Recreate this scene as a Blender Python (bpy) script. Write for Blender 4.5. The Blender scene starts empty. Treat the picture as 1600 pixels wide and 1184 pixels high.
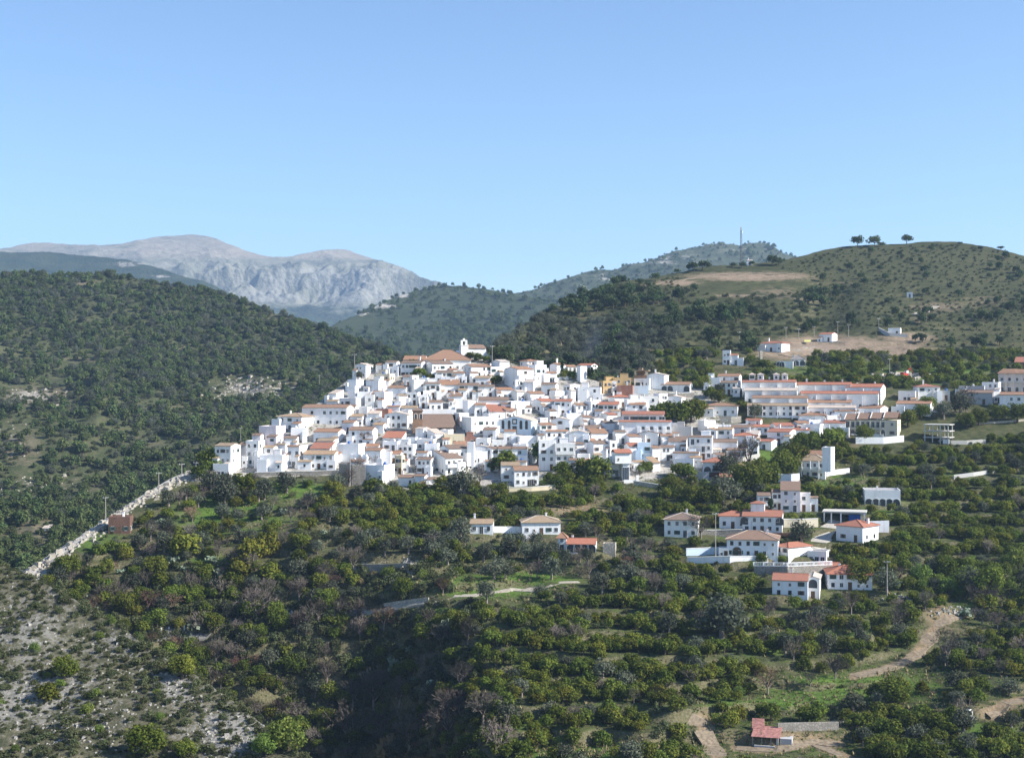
import bpy, bmesh, math, random
import numpy as np
from mathutils import Vector, Matrix
from mathutils.bvhtree import BVHTree

R = math.radians
rng = random.Random(7)
nr = np.random.default_rng(11)
scene = bpy.context.scene
C = scene.collection

# ------------------------------------------------------------------ camera, sky, sun, exposure
FPX, CX, CY = 2250.0, 800.0, 592.0          # focal length and centre in pixels of the 1600 px wide photograph
cam_d = bpy.data.cameras.new('camera'); cam = bpy.data.objects.new('camera', cam_d); C.objects.link(cam)
cam_d.sensor_width = 36.0; cam_d.lens = 36.0 * FPX / 1600.0
cam_d.clip_start = 1.0; cam_d.clip_end = 60000.0
cam.location = (0, 0, 0); cam.rotation_euler = (R(90), 0, 0)
scene.camera = cam

SUN_AZ, SUN_EL = R(104), R(34)                # azimuth clockwise from the view direction (+Y)
world = bpy.data.worlds.new('World'); scene.world = world; world.use_nodes = True
nt = world.node_tree; bg = nt.nodes['Background']
sky = nt.nodes.new('ShaderNodeTexSky'); sky.sky_type = 'NISHITA'; sky.sun_disc = False
sky.sun_elevation = SUN_EL; sky.sun_rotation = SUN_AZ; sky.altitude = 1200
sky.air_density = 1.0; sky.dust_density = 0.0; sky.ozone_density = 4.2
nt.links.new(sky.outputs[0], bg.inputs[0]); bg.inputs[1].default_value = 0.085
sun_d = bpy.data.lights.new('sun', 'SUN'); sun = bpy.data.objects.new('sun', sun_d); C.objects.link(sun)
sun_d.energy = 4.6; sun_d.angle = R(0.5); sun_d.color = (1.0, 0.95, 0.87)
sdir = Vector((math.sin(SUN_AZ) * math.cos(SUN_EL), math.cos(SUN_AZ) * math.cos(SUN_EL), math.sin(SUN_EL)))
sun.rotation_euler = sdir.to_track_quat('Z', 'Y').to_euler(); sun.location = (300, 300, 400)
vs = scene.view_settings
vs.view_transform = 'Standard'; vs.look = 'None'; vs.gamma = 1; vs.use_curve_mapping = False; vs.exposure = 1.22
scene.render.engine = 'CYCLES'
cy = scene.cycles
cy.use_denoising = True; cy.max_bounces = 5; cy.diffuse_bounces = 3; cy.glossy_bounces = 1
cy.transmission_bounces = 3; cy.volume_bounces = 0; cy.transparent_max_bounces = 8

# ------------------------------------------------------------------ numpy value noise
_perm = nr.permutation(1024)
_val = nr.random(1024)
def _hash(i, j): return _val[_perm[(_perm[i & 1023] + j) & 1023]]
def vnoise(x, y):
    xi = np.floor(x).astype(np.int64); yi = np.floor(y).astype(np.int64)
    fx = x - xi; fy = y - yi
    fx = fx * fx * (3 - 2 * fx); fy = fy * fy * (3 - 2 * fy)
    a = _hash(xi, yi); b = _hash(xi + 1, yi); c = _hash(xi, yi + 1); d = _hash(xi + 1, yi + 1)
    return (a * (1 - fx) + b * fx) * (1 - fy) + (c * (1 - fx) + d * fx) * fy
def fbm(x, y, octv=4, gain=0.5):
    s = 0; a = 1.0; t = 0
    for k in range(octv):
        s = s + a * vnoise(x * 2 ** k + 17.3 * k, y * 2 ** k - 9.1 * k); t += a; a *= gain
    return s / t * 2 - 1
def ridged(x, y, octv=4):
    s = 0; a = 1.0; t = 0
    for k in range(octv):
        s = s + a * (1 - np.abs(2 * vnoise(x * 2 ** k + 5.7 * k, y * 2 ** k + 3.3 * k) - 1)); t += a; a *= 0.5
    return s / t
def sstep(a, b, x):
    t = np.clip((x - a) / (b - a), 0, 1); return t * t * (3 - 2 * t)

# ------------------------------------------------------------------ object helpers
def tag(o, label=None, cat=None, group=None, kind=None):
    if label: o['label'] = label
    if cat: o['category'] = cat
    if group: o['group'] = group
    if kind: o['kind'] = kind
    return o
def empty(name, loc, rz=0.0, sc=1.0):
    o = bpy.data.objects.new(name, None); C.objects.link(o)
    o.location = loc; o.rotation_euler = (0, 0, rz); o.scale = (sc, sc, sc); o.empty_display_size = 0.5
    return o
def link_mesh(name, me, parent=None, loc=(0, 0, 0), rz=0.0):
    o = bpy.data.objects.new(name, me); C.objects.link(o)
    o.location = loc; o.rotation_euler = (0, 0, rz)
    if parent is not None: o.parent = parent
    return o
class MB:
    """collects quads and boxes, with a material slot per face"""
    def __init__(self): self.v = []; self.f = []; self.m = []
    def poly(self, pts, m=0):
        n = len(self.v); self.v.extend([tuple(p) for p in pts]); self.f.append(tuple(range(n, n + len(pts)))); self.m.append(m)
    def box(self, x0, x1, y0, y1, z0, z1, m=0):
        n = len(self.v)
        self.v += [(x0,y0,z0),(x1,y0,z0),(x1,y1,z0),(x0,y1,z0),(x0,y0,z1),(x1,y0,z1),(x1,y1,z1),(x0,y1,z1)]
        for f in ((0,3,2,1),(4,5,6,7),(0,1,5,4),(1,2,6,5),(2,3,7,6),(3,0,4,7)):
            self.f.append(tuple(n + i for i in f)); self.m.append(m)
    def hull8(self, p, m=0):
        n = len(self.v); self.v += [tuple(q) for q in p]
        for f in ((0,3,2,1),(4,5,6,7),(0,1,5,4),(1,2,6,5),(2,3,7,6),(3,0,4,7)):
            self.f.append(tuple(n + i for i in f)); self.m.append(m)
    def bar(self, a, b, r, r2=None, sides=5, m=0, cap=True):
        a = Vector(a); b = Vector(b); d = (b - a)
        if d.length < 1e-6: return
        d.normalize(); u = d.orthogonal().normalized(); w = d.cross(u); r2 = r if r2 is None else r2
        n = len(self.v)
        for c, rr in ((a, r), (b, r2)):
            for k in range(sides):
                t = 2 * math.pi * k / sides; self.v.append(tuple(c + (u * math.cos(t) + w * math.sin(t)) * rr))
        for k in range(sides):
            k2 = (k + 1) % sides; self.f.append((n + k, n + k2, n + sides + k2, n + sides + k)); self.m.append(m)
        if cap:
            self.f.append(tuple(n + sides + k for k in range(sides))); self.m.append(m)
            self.f.append(tuple(n + k for k in reversed(range(sides)))); self.m.append(m)
    def mesh(self, name, mats):
        me = bpy.data.meshes.new(name); me.from_pydata(self.v, [], self.f)
        for m in (mats if isinstance(mats, (list, tuple)) else [mats]): me.materials.append(m)
        if any(self.m): me.polygons.foreach_set('material_index', self.m)
        me.update(); return me
    def build(self, name, mats, parent=None, loc=(0, 0, 0), rz=0.0):
        return link_mesh(name, self.mesh(name, mats), parent, loc, rz)

# ------------------------------------------------------------------ materials
class NT:
    def __init__(self, name):
        self.m = bpy.data.materials.new(name); self.m.use_nodes = True; self.t = self.m.node_tree; self.t.nodes.clear()
        self.out = self.t.nodes.new('ShaderNodeOutputMaterial')
    def n(self, typ, **kw):
        nd = self.t.nodes.new(typ)
        for k, v in kw.items(): setattr(nd, k, v)
        return nd
    def l(self, a, b): self.t.links.new(a, b)
    def val(self, sock, v):
        if hasattr(v, 'is_linked') or isinstance(v, bpy.types.NodeSocket): self.l(v, sock)
        else: sock.default_value = v
    def noise(self, scale, detail=4, rough=0.55, vec=None):
        nd = self.n('ShaderNodeTexNoise'); nd.inputs['Scale'].default_value = scale; nd.inputs['Detail'].default_value = detail
        nd.inputs['Roughness'].default_value = rough
        if vec is not None: self.l(vec, nd.inputs['Vector'])
        return nd.outputs['Fac']
    def ramp(self, fac, a, b):
        nd = self.n('ShaderNodeMapRange', clamp=True); self.val(nd.inputs[0], fac); nd.inputs[1].default_value = a; nd.inputs[2].default_value = b
        return nd.outputs[0]
    def mix(self, fac, a, b, blend='MIX'):
        nd = self.n('ShaderNodeMix', data_type='RGBA', blend_type=blend)
        self.val(nd.inputs[0], fac)
        for s, v in ((nd.inputs[6], a), (nd.inputs[7], b)):
            if isinstance(v, bpy.types.NodeSocket): self.l(v, s)
            else: s.default_value = (*v, 1)
        return nd.outputs[2]
    def math(self, op, a, b=0.0):
        nd = self.n('ShaderNodeMath', operation=op); self.val(nd.inputs[0], a); self.val(nd.inputs[1], b); return nd.outputs[0]
    def geo(self): return self.n('ShaderNodeNewGeometry')
    def pos(self): return self.n('ShaderNodeNewGeometry').outputs['Position']
    def objco(self): return self.n('ShaderNodeTexCoord').outputs['Object']
    def orand(self): return self.n('ShaderNodeObjectInfo').outputs['Random']
    def principled(self, col, rough=0.8, spec=0.2, bump=None, bstr=0.3, bdist=0.1):
        p = self.n('ShaderNodeBsdfPrincipled'); self.val(p.inputs['Base Color'], col if isinstance(col, bpy.types.NodeSocket) else (*col, 1))
        self.val(p.inputs['Roughness'], rough); p.inputs['Specular IOR Level'].default_value = spec
        if bump is not None:
            b = self.n('ShaderNodeBump'); b.inputs['Strength'].default_value = bstr; b.inputs['Distance'].default_value = bdist
            self.l(bump, b.inputs['Height']); self.l(b.outputs[0], p.inputs['Normal'])
        self.l(p.outputs[0], self.out.inputs[0]); return p

M = {}
def mk_wall(key, col, dirt=(0.45, 0.40, 0.33), amt=0.45):
    t = NT('wall_' + key); p = t.pos()
    n1 = t.ramp(t.noise(0.35, 5, 0.6, p), 0.52, 0.75); n2 = t.noise(2.5, 4, 0.6, p)
    mp = t.n('ShaderNodeMapping'); mp.inputs['Scale'].default_value = (1.4, 1.4, 0.16); t.l(p, mp.inputs[0])
    st = t.ramp(t.noise(1.0, 4, 0.6, mp.outputs[0]), 0.52, 0.8)
    c = t.mix(t.math('MULTIPLY', n1, amt * 0.5), col, dirt)
    c = t.mix(t.math('MULTIPLY', st, amt), c, dirt)
    tint = t.mix(t.orand(), (1.0, 0.98, 0.95), (0.95, 0.96, 1.0))
    c = t.mix(1.0, c, tint, 'MULTIPLY')
    t.principled(c, 0.85, 0.15, n2, 0.15, 0.05); M[key] = t.m
mk_wall('white', (0.82, 0.82, 0.81)); mk_wall('cream', (0.72, 0.62, 0.42)); mk_wall('beige', (0.62, 0.56, 0.44))
mk_wall('ochre', (0.55, 0.38, 0.18)); mk_wall('pink', (0.80, 0.72, 0.72)); mk_wall('grey', (0.42, 0.42, 0.42))
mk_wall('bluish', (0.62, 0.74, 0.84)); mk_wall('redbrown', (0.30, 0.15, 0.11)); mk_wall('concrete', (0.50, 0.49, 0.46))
mk_wall('yellow', (0.62, 0.60, 0.20))
def mk_tile(key, col, col2):
    t = NT('tile_' + key); o = t.objco()
    w = t.n('ShaderNodeTexWave', wave_type='BANDS', bands_direction='X'); w.inputs['Scale'].default_value = 1.6; w.inputs['Distortion'].default_value = 0.4
    t.l(o, w.inputs[0])
    n = t.noise(1.1, 5, 0.65, t.pos()); n3 = t.noise(7.0, 2, 0.5, t.pos())
    c = t.mix(t.ramp(n, 0.35, 0.68), col, col2)
    c = t.mix(t.math('MULTIPLY', t.ramp(n3, 0.5, 0.75), 0.35), c, (0.28, 0.22, 0.17))
    c = t.mix(1.0, c, t.mix(t.orand(), (1.0, 0.94, 0.9), (0.82, 0.86, 0.9)), 'MULTIPLY')
    t.principled(c, 0.85, 0.15, w.outputs['Fac'], 0.5, 0.12); M['t' + key] = t.m
mk_tile('o', (0.37, 0.21, 0.135), (0.29, 0.18, 0.12)); mk_tile('r', (0.43, 0.175, 0.115), (0.34, 0.16, 0.11))
mk_tile('b', (0.27, 0.185, 0.14), (0.21, 0.15, 0.115)); mk_tile('t', (0.40, 0.29, 0.19), (0.31, 0.23, 0.155))
mk_tile('w', (0.60, 0.53, 0.46), (0.5, 0.42, 0.36)); mk_tile('g', (0.30, 0.29, 0.28), (0.24, 0.23, 0.22))
def plain(key, col, rough=0.8, spec=0.2, n=0.12, scale=1.5):
    t = NT(key); f = t.noise(scale, 4, 0.6, t.pos())
    c = t.mix(t.ramp(f, 0.35, 0.7), col, tuple(c * (1 - n * 2.2) for c in col))
    t.principled(c, rough, spec, f, 0.25, 0.05); M[key] = t.m
plain('glass_dark', (0.035, 0.045, 0.06), 0.25, 0.5); plain('shutter', (0.20, 0.14, 0.10)); plain('frame_white', (0.75, 0.75, 0.73))
plain('door_wood', (0.13, 0.08, 0.05)); plain('iron', (0.05, 0.05, 0.05), 0.5); plain('mast_steel', (0.16, 0.165, 0.17), 0.6); plain('pole_wood', (0.38, 0.35, 0.31))
plain('pole_metal', (0.50, 0.51, 0.52), 0.5, 0.4); plain('roofdeck', (0.50, 0.42, 0.36)); plain('bark', (0.11, 0.08, 0.055))
plain('bark_grey', (0.27, 0.22, 0.19)); plain('asphalt', (0.16, 0.155, 0.15)); plain('path', (0.42, 0.38, 0.31), n=0.2)
plain('dirt', (0.27, 0.215, 0.15), n=0.25); plain('pavement', (0.50, 0.46, 0.40), n=0.18); plain('tarp_blue', (0.04, 0.13, 0.50), 0.5)
plain('green_paint', (0.045, 0.10, 0.07)); plain('red_paint', (0.50, 0.04, 0.03), 0.5, 0.4); plain('sheet_red', (0.42, 0.20, 0.17), 0.6, n=.25)
plain('rubber', (0.02, 0.02, 0.02)); plain('pool_water', (0.25, 0.50, 0.62), 0.1, 0.5); plain('cap_white', (0.78, 0.77, 0.74))
plain('awning', (0.07, 0.16, 0.42)); plain('curtain_red', (0.45, 0.05, 0.06))
def mk_stone(key, a, b, sc):
    t = NT(key); p = t.pos()
    v = t.n('ShaderNodeTexVoronoi', feature='DISTANCE_TO_EDGE'); v.inputs['Scale'].default_value = sc; t.l(p, v.inputs[0])
    v2 = t.n('ShaderNodeTexVoronoi'); v2.inputs['Scale'].default_value = sc; t.l(p, v2.inputs[0])
    c = t.mix(v2.outputs['Color'], a, b); c = t.mix(t.ramp(v.outputs['Distance'], 0.0, 0.12), tuple(x * 0.45 for x in a), c)
    c = t.mix(t.ramp(t.noise(0.5, 4, 0.6, p), 0.45, 0.7), c, tuple(x * 0.8 for x in b))
    t.principled(c, 0.9, 0.1, v.outputs['Distance'], 0.6, 0.1); M[key] = t.m
mk_stone('stone_wall', (0.36, 0.33, 0.29), (0.26, 0.24, 0.21), 1.6)
mk_stone('church_brick', (0.36, 0.23, 0.15), (0.28, 0.18, 0.12), 2.4)
mk_stone('ruin_brick', (0.20, 0.12, 0.09), (0.15, 0.09, 0.07), 3.0)
mk_stone('pale_stone', (0.55, 0.50, 0.42), (0.44, 0.40, 0.33), 1.4)
def mk_rock(key, a, b, sc=0.8):
    t = NT(key); p = t.pos(); f = t.noise(sc, 6, 0.65, p); f2 = t.noise(sc * 5, 4, 0.6, p)
    c = t.mix(t.ramp(f, 0.38, 0.65), a, b); c = t.mix(t.ramp(f2, 0.55, 0.75), c, (0.12, 0.12, 0.09))
    t.principled(c, 0.95, 0.1, f2, 0.8, 0.2); M[key] = t.m
mk_rock('rock', (0.36, 0.34, 0.31), (0.22, 0.21, 0.18))
mk_rock('rock_pale', (0.42, 0.385, 0.33), (0.25, 0.23, 0.19))
def mk_leaf(key, a, b, tl=0.3, var=0.35):
    t = NT('leaf_' + key); g = t.geo(); oi = t.n('ShaderNodeObjectInfo')
    c = t.mix(g.outputs['Random Per Island'], a, b)
    h = t.n('ShaderNodeHueSaturation')
    h.inputs['Hue'].default_value = 0.5
    v = t.n('ShaderNodeMapRange'); t.l(oi.outputs['Random'], v.inputs[0]); v.inputs[3].default_value = 1 - var; v.inputs[4].default_value = 1 + var
    hu = t.n('ShaderNodeMapRange'); t.l(t.math('FRACT', t.math('MULTIPLY', oi.outputs['Random'], 7.31)), hu.inputs[0]); hu.inputs[3].default_value = 0.478; hu.inputs[4].default_value = 0.515
    t.l(hu.outputs[0], h.inputs['Hue']); t.l(v.outputs[0], h.inputs['Value']); t.l(c, h.inputs['Color'])
    d = t.n('ShaderNodeBsdfDiffuse'); tr = t.n('ShaderNodeBsdfTranslucent'); mx = t.n('ShaderNodeMixShader'); mx.inputs[0].default_value = tl
    t.l(h.outputs[0], d.inputs[0]); t.l(h.outputs[0], tr.inputs[0]); t.l(d.outputs[0], mx.inputs[1]); t.l(tr.outputs[0], mx.inputs[2])
    t.l(mx.outputs[0], t.out.inputs[0]); M['l' + key] = t.m
mk_leaf('orchard', (0.052, 0.086, 0.016), (0.165, 0.185, 0.036), .36); mk_leaf('citrus', (0.06, 0.09, 0.015), (0.19, 0.185, 0.032), .36)
mk_leaf('olive', (0.075, 0.09, 0.06), (0.125, 0.135, 0.095)); mk_leaf('pine', (0.042, 0.070, 0.030), (0.088, 0.115, 0.05))
mk_leaf('wood', (0.060, 0.092, 0.034), (0.12, 0.152, 0.06)); mk_leaf('scrub', (0.06, 0.078, 0.034), (0.12, 0.13, 0.066)); mk_leaf('twig', (0.095, 0.08, 0.068), (0.16, 0.14, 0.12), 0.05)
mk_leaf('twigred', (0.12, 0.08, 0.06), (0.19, 0.125, 0.09), 0.05); mk_leaf('cypress', (0.018, 0.035, 0.014), (0.04, 0.06, 0.02))
mk_leaf('pear', (0.13, 0.17, 0.10), (0.28, 0.32, 0.24), 0.1); mk_leaf('palm', (0.06, 0.09, 0.03), (0.12, 0.15, 0.05))
mk_leaf('light', (0.08, 0.13, 0.03), (0.17, 0.21, 0.05)); mk_leaf('dry', (0.22, 0.18, 0.10), (0.32, 0.26, 0.15), 0.2)
mk_leaf('grass', (0.07, 0.13, 0.02), (0.14, 0.20, 0.04), 0.3)
# ------------------------------------------------------------------ ground materials
def mk_ground(key, under, under2, grass=(0.095, 0.165, 0.028), soil=(0.27, 0.20, 0.13), rock=(0.47, 0.44, 0.40), fine=1.0, steep=True):
    t = NT('ground_' + key); p = t.pos(); g = t.geo()
    at = t.n('ShaderNodeVertexColor', layer_name='zone'); sp = t.n('ShaderNodeSeparateColor'); t.l(at.outputs[0], sp.inputs[0])
    n1 = t.noise(0.035 * fine, 6, 0.6, p); n2 = t.noise(0.35 * fine, 5, 0.65, p); n3 = t.noise(1.6 * fine, 4, 0.65, p)
    c = t.mix(t.ramp(n2, 0.38, 0.62), under, under2)
    c = t.mix(t.math('MULTIPLY', t.ramp(n1, 0.45, 0.7), 0.5), c, tuple(x * 1.35 for x in under2))
    gr = t.mix(t.ramp(n2, 0.35, 0.65), grass, tuple(x * f for x, f in zip(grass, (0.65, 0.6, 0.8))))
    gr = t.mix(t.ramp(n3, 0.55, 0.75), gr, (0.13, 0.135, 0.05))
    gf = t.ramp(t.math('ADD', sp.outputs[0], t.math('MULTIPLY', t.math('SUBTRACT', n2, 0.5), 1.3)), 0.35, 0.65)
    c = t.mix(gf, c, gr)
    if steep:
        nz = t.n('ShaderNodeSeparateXYZ'); t.l(g.outputs['True Normal'], nz.inputs[0])
        sf = t.ramp(t.math('ADD', nz.outputs[2], t.math('MULTIPLY', t.math('SUBTRACT', n3, 0.5), 0.2)), 0.90, 0.80)
        c = t.mix(t.math('MULTIPLY', sf, 0.85), c, t.mix(t.ramp(n3, 0.4, 0.65), (0.085, 0.080, 0.042), (0.17, 0.15, 0.095)))
    so = t.mix(t.ramp(n3, 0.3, 0.7), soil, tuple(x * 0.72 for x in soil))
    so = t.mix(t.math('MULTIPLY', t.ramp(n2, 0.48, 0.62), 0.55), so, under2)
    bf = t.ramp(t.math('ADD', sp.outputs[1], t.math('MULTIPLY', t.math('SUBTRACT', n2, 0.5), 1.2)), 0.35, 0.65)
    c = t.mix(bf, c, so)
    rk = t.mix(t.ramp(n3, 0.38, 0.62), rock, tuple(x * 0.6 for x in rock))
    rf = t.ramp(t.math('ADD', sp.outputs[2], t.math('MULTIPLY', t.math('SUBTRACT', t.math('ADD', t.math('MULTIPLY', n2, 0.5), t.math('MULTIPLY', n3, 0.5)), 0.5), 2.2)), 0.42, 0.6)
    c = t.mix(rf, c, rk)
    t.principled(c, 0.95, 0.08, n3, 0.7, 0.5 / fine); M['g' + key] = t.m
mk_ground('near', (0.038, 0.048, 0.019), (0.085, 0.085, 0.040))
mk_ground('fore', (0.055, 0.06, 0.034), (0.115, 0.105, 0.07), rock=(0.26, 0.25, 0.225), soil=(0.15, 0.135, 0.09), grass=(0.075, 0.095, 0.03))
mk_ground('right', (0.033, 0.042, 0.018), (0.068, 0.067, 0.032), soil=(0.29, 0.22, 0.16), fine=0.6)
mk_ground('left', (0.045, 0.06, 0.026), (0.085, 0.085, 0.045), soil=(0.20, 0.165, 0.115), rock=(0.36, 0.33, 0.28), fine=0.6)
mk_ground('mid', (0.028, 0.042, 0.022), (0.050, 0.060, 0.034), fine=0.25, steep=False)
mk_ground('ridge', (0.035, 0.05, 0.028), (0.075, 0.085, 0.052), rock=(0.50, 0.47, 0.42), fine=0.08, steep=False)
mk_ground('dark', (0.022, 0.036, 0.022), (0.042, 0.056, 0.034), soil=(0.075, 0.08, 0.05), rock=(0.4, 0.37, 0.34), fine=0.05, steep=False)
mk_ground('mount', (0.13, 0.135, 0.105), (0.225, 0.215, 0.175), grass=(0.045, 0.062, 0.035), soil=(0.325, 0.285, 0.23), rock=(0.28, 0.275, 0.245), fine=0.035, steep=False)

# ------------------------------------------------------------------ terrain layers: each a height field with its own crest line
def curve(pts):
    a = np.array(pts, float); xs, ys = a[:, 0], a[:, 1]
    def f(x):
        # smooth (monotone-ish) interpolation: piecewise linear, lightly blurred
        x = np.asarray(x, float)
        return (np.interp(x - 9, xs, ys) + 2 * np.interp(x, xs, ys) + np.interp(x + 9, xs, ys)) / 4
    return f
def table(pts):
    a = np.array(sorted(pts), float)
    return lambda y: np.interp(y, a[:, 0], a[:, 1])
def gauss(px, py, blobs):
    s = np.zeros_like(px)
    for (x, y, rx, ry, w) in blobs: s = np.maximum(s, w * np.exp(-(((px - x) / rx) ** 2 + ((py - y) / ry) ** 2)))
    return s
BVH = {}
PATHS = [[(1266, 866), (1276, 852), (1288, 840), (1300, 822)], [(560, 952), (620, 945), (680, 937), (740, 930), (800, 921), (860, 913), (905, 909)], [(1335, 1056), (1380, 1046), (1420, 1030), (1445, 1005), (1462, 978), (1490, 962)],
         [(1090, 1118), (1098, 1140), (1112, 1165), (1122, 1186)], [(1150, 1168), (1210, 1172), (1270, 1160), (1310, 1162)], [(1270, 1160), (1310, 1178), (1330, 1186)], [(1540, 1115), (1570, 1098), (1604, 1092)]]
def along(P, Y, lines, rad):
    g = np.zeros_like(P)
    for L in lines:
        for (a, b), (c, d) in zip(L[:-1], L[1:]):
            for t in np.linspace(0, 1, 6): g = np.maximum(g, np.exp(-(((P - a - (c - a) * t) / (rad * 1.6)) ** 2 + ((Y - b - (d - b) * t) / rad) ** 2)))
    return g
def make_layer(name, lab, mat, px0, px1, npx, pyb, crest, D, rows, extra=None, noise=None, zone=None, back=(12, 25.0, -22), crest_noise=0.0):
    px = np.linspace(px0, px1, npx); s = np.linspace(0, 1, rows)
    cr = crest(px)
    if crest_noise: cr = cr + crest_noise * fbm(px * 0.05, px * 0 + 3.7, 5, 0.6)
    P = np.repeat(px[None, :], rows, 0); Y = pyb + (cr[None, :] - pyb) * s[:, None]
    d = D(Y) + (extra(P, Y) if extra else 0)
    x = (P - CX) / FPX * d; y = d; z = (CY - Y) / FPX * d
    taper = np.repeat((1 - 0.75 * s ** 5)[:, None], npx, 1)
    # rows behind the crest
    nb, stepb, ang = back
    bx, by, bz, bp, bq = [], [], [], [], []
    for k in range(1, nb + 1):
        dd = d[-1] + stepb * k; zz = z[-1] + math.tan(R(ang)) * stepb * k * (0.35 if k == 1 else 0.8 if k == 2 else 1)
        bx.append((px - CX) / FPX * dd); by.append(dd); bz.append(zz); bp.append(px); bq.append(cr)
    x = np.vstack([x] + [np.array(bx)]); y = np.vstack([y, np.array(by)]); z = np.vstack([z, np.array(bz)])
    P = np.vstack([P, np.array(bp)]); Y = np.vstack([Y, np.array(bq)]); taper = np.vstack([taper, np.full((nb, npx), 0.25)])
    if noise is not None: z = z + noise(x, y, z, P, Y) * taper
    nrow = rows + nb
    co = np.stack([x, y, z], -1).reshape(-1, 3)
    i = np.arange(nrow - 1)[:, None] * npx + np.arange(npx - 1)[None, :]
    q = np.stack([i, i + 1, i + npx + 1, i + npx], -1).reshape(-1, 4)
    me = bpy.data.meshes.new(name)
    me.vertices.add(len(co)); me.vertices.foreach_set('co', co.ravel())
    me.loops.add(q.size); me.loops.foreach_set('vertex_index', q.ravel().astype(np.int32))
    me.polygons.add(len(q)); me.polygons.foreach_set('loop_start', np.arange(0, q.size, 4, dtype=np.int32))
    me.polygons.foreach_set('use_smooth', np.ones(len(q), bool))
    me.update(); me.validate()
    zc = np.zeros((nrow * npx, 4), np.float32); zc[:, 3] = 1
    if zone is not None:
        pp = CX + FPX * x / y; qq = CY - FPX * z / y
        for k, ch in enumerate(zone(x, y, z, pp, qq)): zc[:, k] = np.clip(np.asarray(ch) * np.ones_like(x), 0, 1).ravel()
    at = me.color_attributes.new('zone', 'FLOAT_COLOR', 'POINT'); at.data.foreach_set('color', zc.ravel())
    me.materials.append(mat)
    o = link_mesh(name, me); tag(o, lab, None, None, 'structure')
    BVH[name] = BVHTree.FromPolygons([Vector(v) for v in co.tolist()], q.tolist())
    return o

# --- near hillside that carries the village, the orchards and the ravine
A_crest = curve([(-500,1010),(-100,985),(40,893),(100,855),(160,815),(215,778),(270,745),(330,724),(375,705),(420,672),(500,628),(545,592),(575,580),(600,572),(660,562),(735,556),(790,566),(850,580),(920,592),(960,602),(1000,606),(2200,606)])
A_D = table([(1650,170),(1500,210),(1184,290),(1050,335),(950,372),(900,395),(850,420),(800,448),(745,480),(700,508),(650,540),(600,573),(560,600),(540,612)])
def A_extra(P, Y):
    e = 74 * sstep(790, 560, P) * np.clip((Y - 870) / 314, 0, 1.2)
    e += 10 * fbm(P * 0.006, Y * 0.012, 3) * np.clip((Y - 740) / 120, 0, 1)
    return e
VB = curve([(300,752),(400,745),(470,742),(530,738),(570,760),(690,770),(780,765),(860,748),(950,745),(985,757),(1040,745),(1100,752),(1190,735),(1220,700),(1290,690),(1330,702),(1410,700),(1500,690),(1620,672),(2200,672)])
def terr_mask(P, Y):
    m = sstep(8, 40, Y - VB(P)) * (1 - 0.85 * sstep(740, 640, P) * sstep(880, 960, Y))
    m = np.maximum(m, sstep(1060, 1140, P) * sstep(662, 640, Y))
    return m
def A_noise(x, y, z, P, Y):
    m = terr_mask(P, Y)
    base = 1.6 * fbm(x * 0.03, y * 0.03, 4) * m + 0.25 * fbm(x * 0.1, y * 0.1, 2)
    zz = z + base
    hs = 3.0
    u = (zz + 2.2 * fbm(x * 0.015 + 9, y * 0.015, 3)) / hs
    fr = u - np.floor(u)
    st = (np.floor(u) + sstep(0.70, 1.0, fr)) - u + 0.35
    t = m * (.45 + .55 * sstep(-0.4, 0.1, fbm(x * 0.012 + 40, y * 0.012 + 3, 2)))
    return base + st * hs * 0.95 * t
def A_zone(x, y, z, P, Y):
    g = gauss(P, Y, [(450,768,90,18,1),(360,805,110,35,.95),(320,870,60,30,.6),(760,915,130,22,1),(840,900,80,14,1),(700,870,40,20,.7),(860,750,60,8,.9),(1230,712,70,14,1),(1320,752,70,14,.8),(1380,790,60,20,.7),(1330,1075,160,26,1),(1250,1100,130,14,.95),(1130,1090,50,40,.7),(1190,1010,80,20,.8),(1500,945,90,30,.6),(1300,990,110,14,.9),(930,1180,160,14,1),(640,1030,50,40,.75),(700,950,50,20,.8),(1530,1140,80,20,.7),(150,850,60,25,.7),(620,995,60,20,.6),(1450,740,120,12,.6),(1100,620,90,16,.5),(830,1130,90,14,.6)])
    g = np.maximum(g, 0.36 * sstep(10, 50, Y - VB(P)) * sstep(620, 760, P + 0 * Y))
    s = gauss(P, Y, [(900,795,60,14,.8),(990,735,70,14,.7),(1150,728,40,14,.7),(1060,1040,30,30,.4),(1470,960,40,40,.7),(1230,1155,110,20,.8),(1105,1140,18,40,.8),(1560,1110,50,25,.7),(1300,945,50,10,.6),(690,840,50,20,.45),(1350,1135,80,10,.6),(1420,905,60,14,.45),(1330,690,50,14,.5),(250,795,30,14,.4)])
    vil = sstep(12, -6, Y - VB(P)) * sstep(1180, 1100, P + 0 * Y); s = np.maximum(s, 0.35 * vil); s = np.maximum(s, .85 * along(P, Y, PATHS[2:], 8))
    ridge = np.exp(-((Y - A_crest(P)) / 13.0) ** 2) * sstep(345, 300, P) * sstep(20, 60, P)
    r = np.maximum(np.maximum(1.0 * ridge, .62 * vil), gauss(P, Y, [(60,900,40,20,.8),(560,890,80,16,.55),(640,885,20,14,.8),(640,945,40,8,.6),(600,905,30,10,.5),(1330,1128,60,10,.5),(530,735,40,16,.3)]))
    return g, s, r
make_layer('hillside_ground', 'near hillside of terraces and orchards under the white village', M['gnear'], -400, 2000, 980, 1620, A_crest, A_D, 400, A_extra, A_noise, A_zone, back=(14, 9.0, -11))

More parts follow.
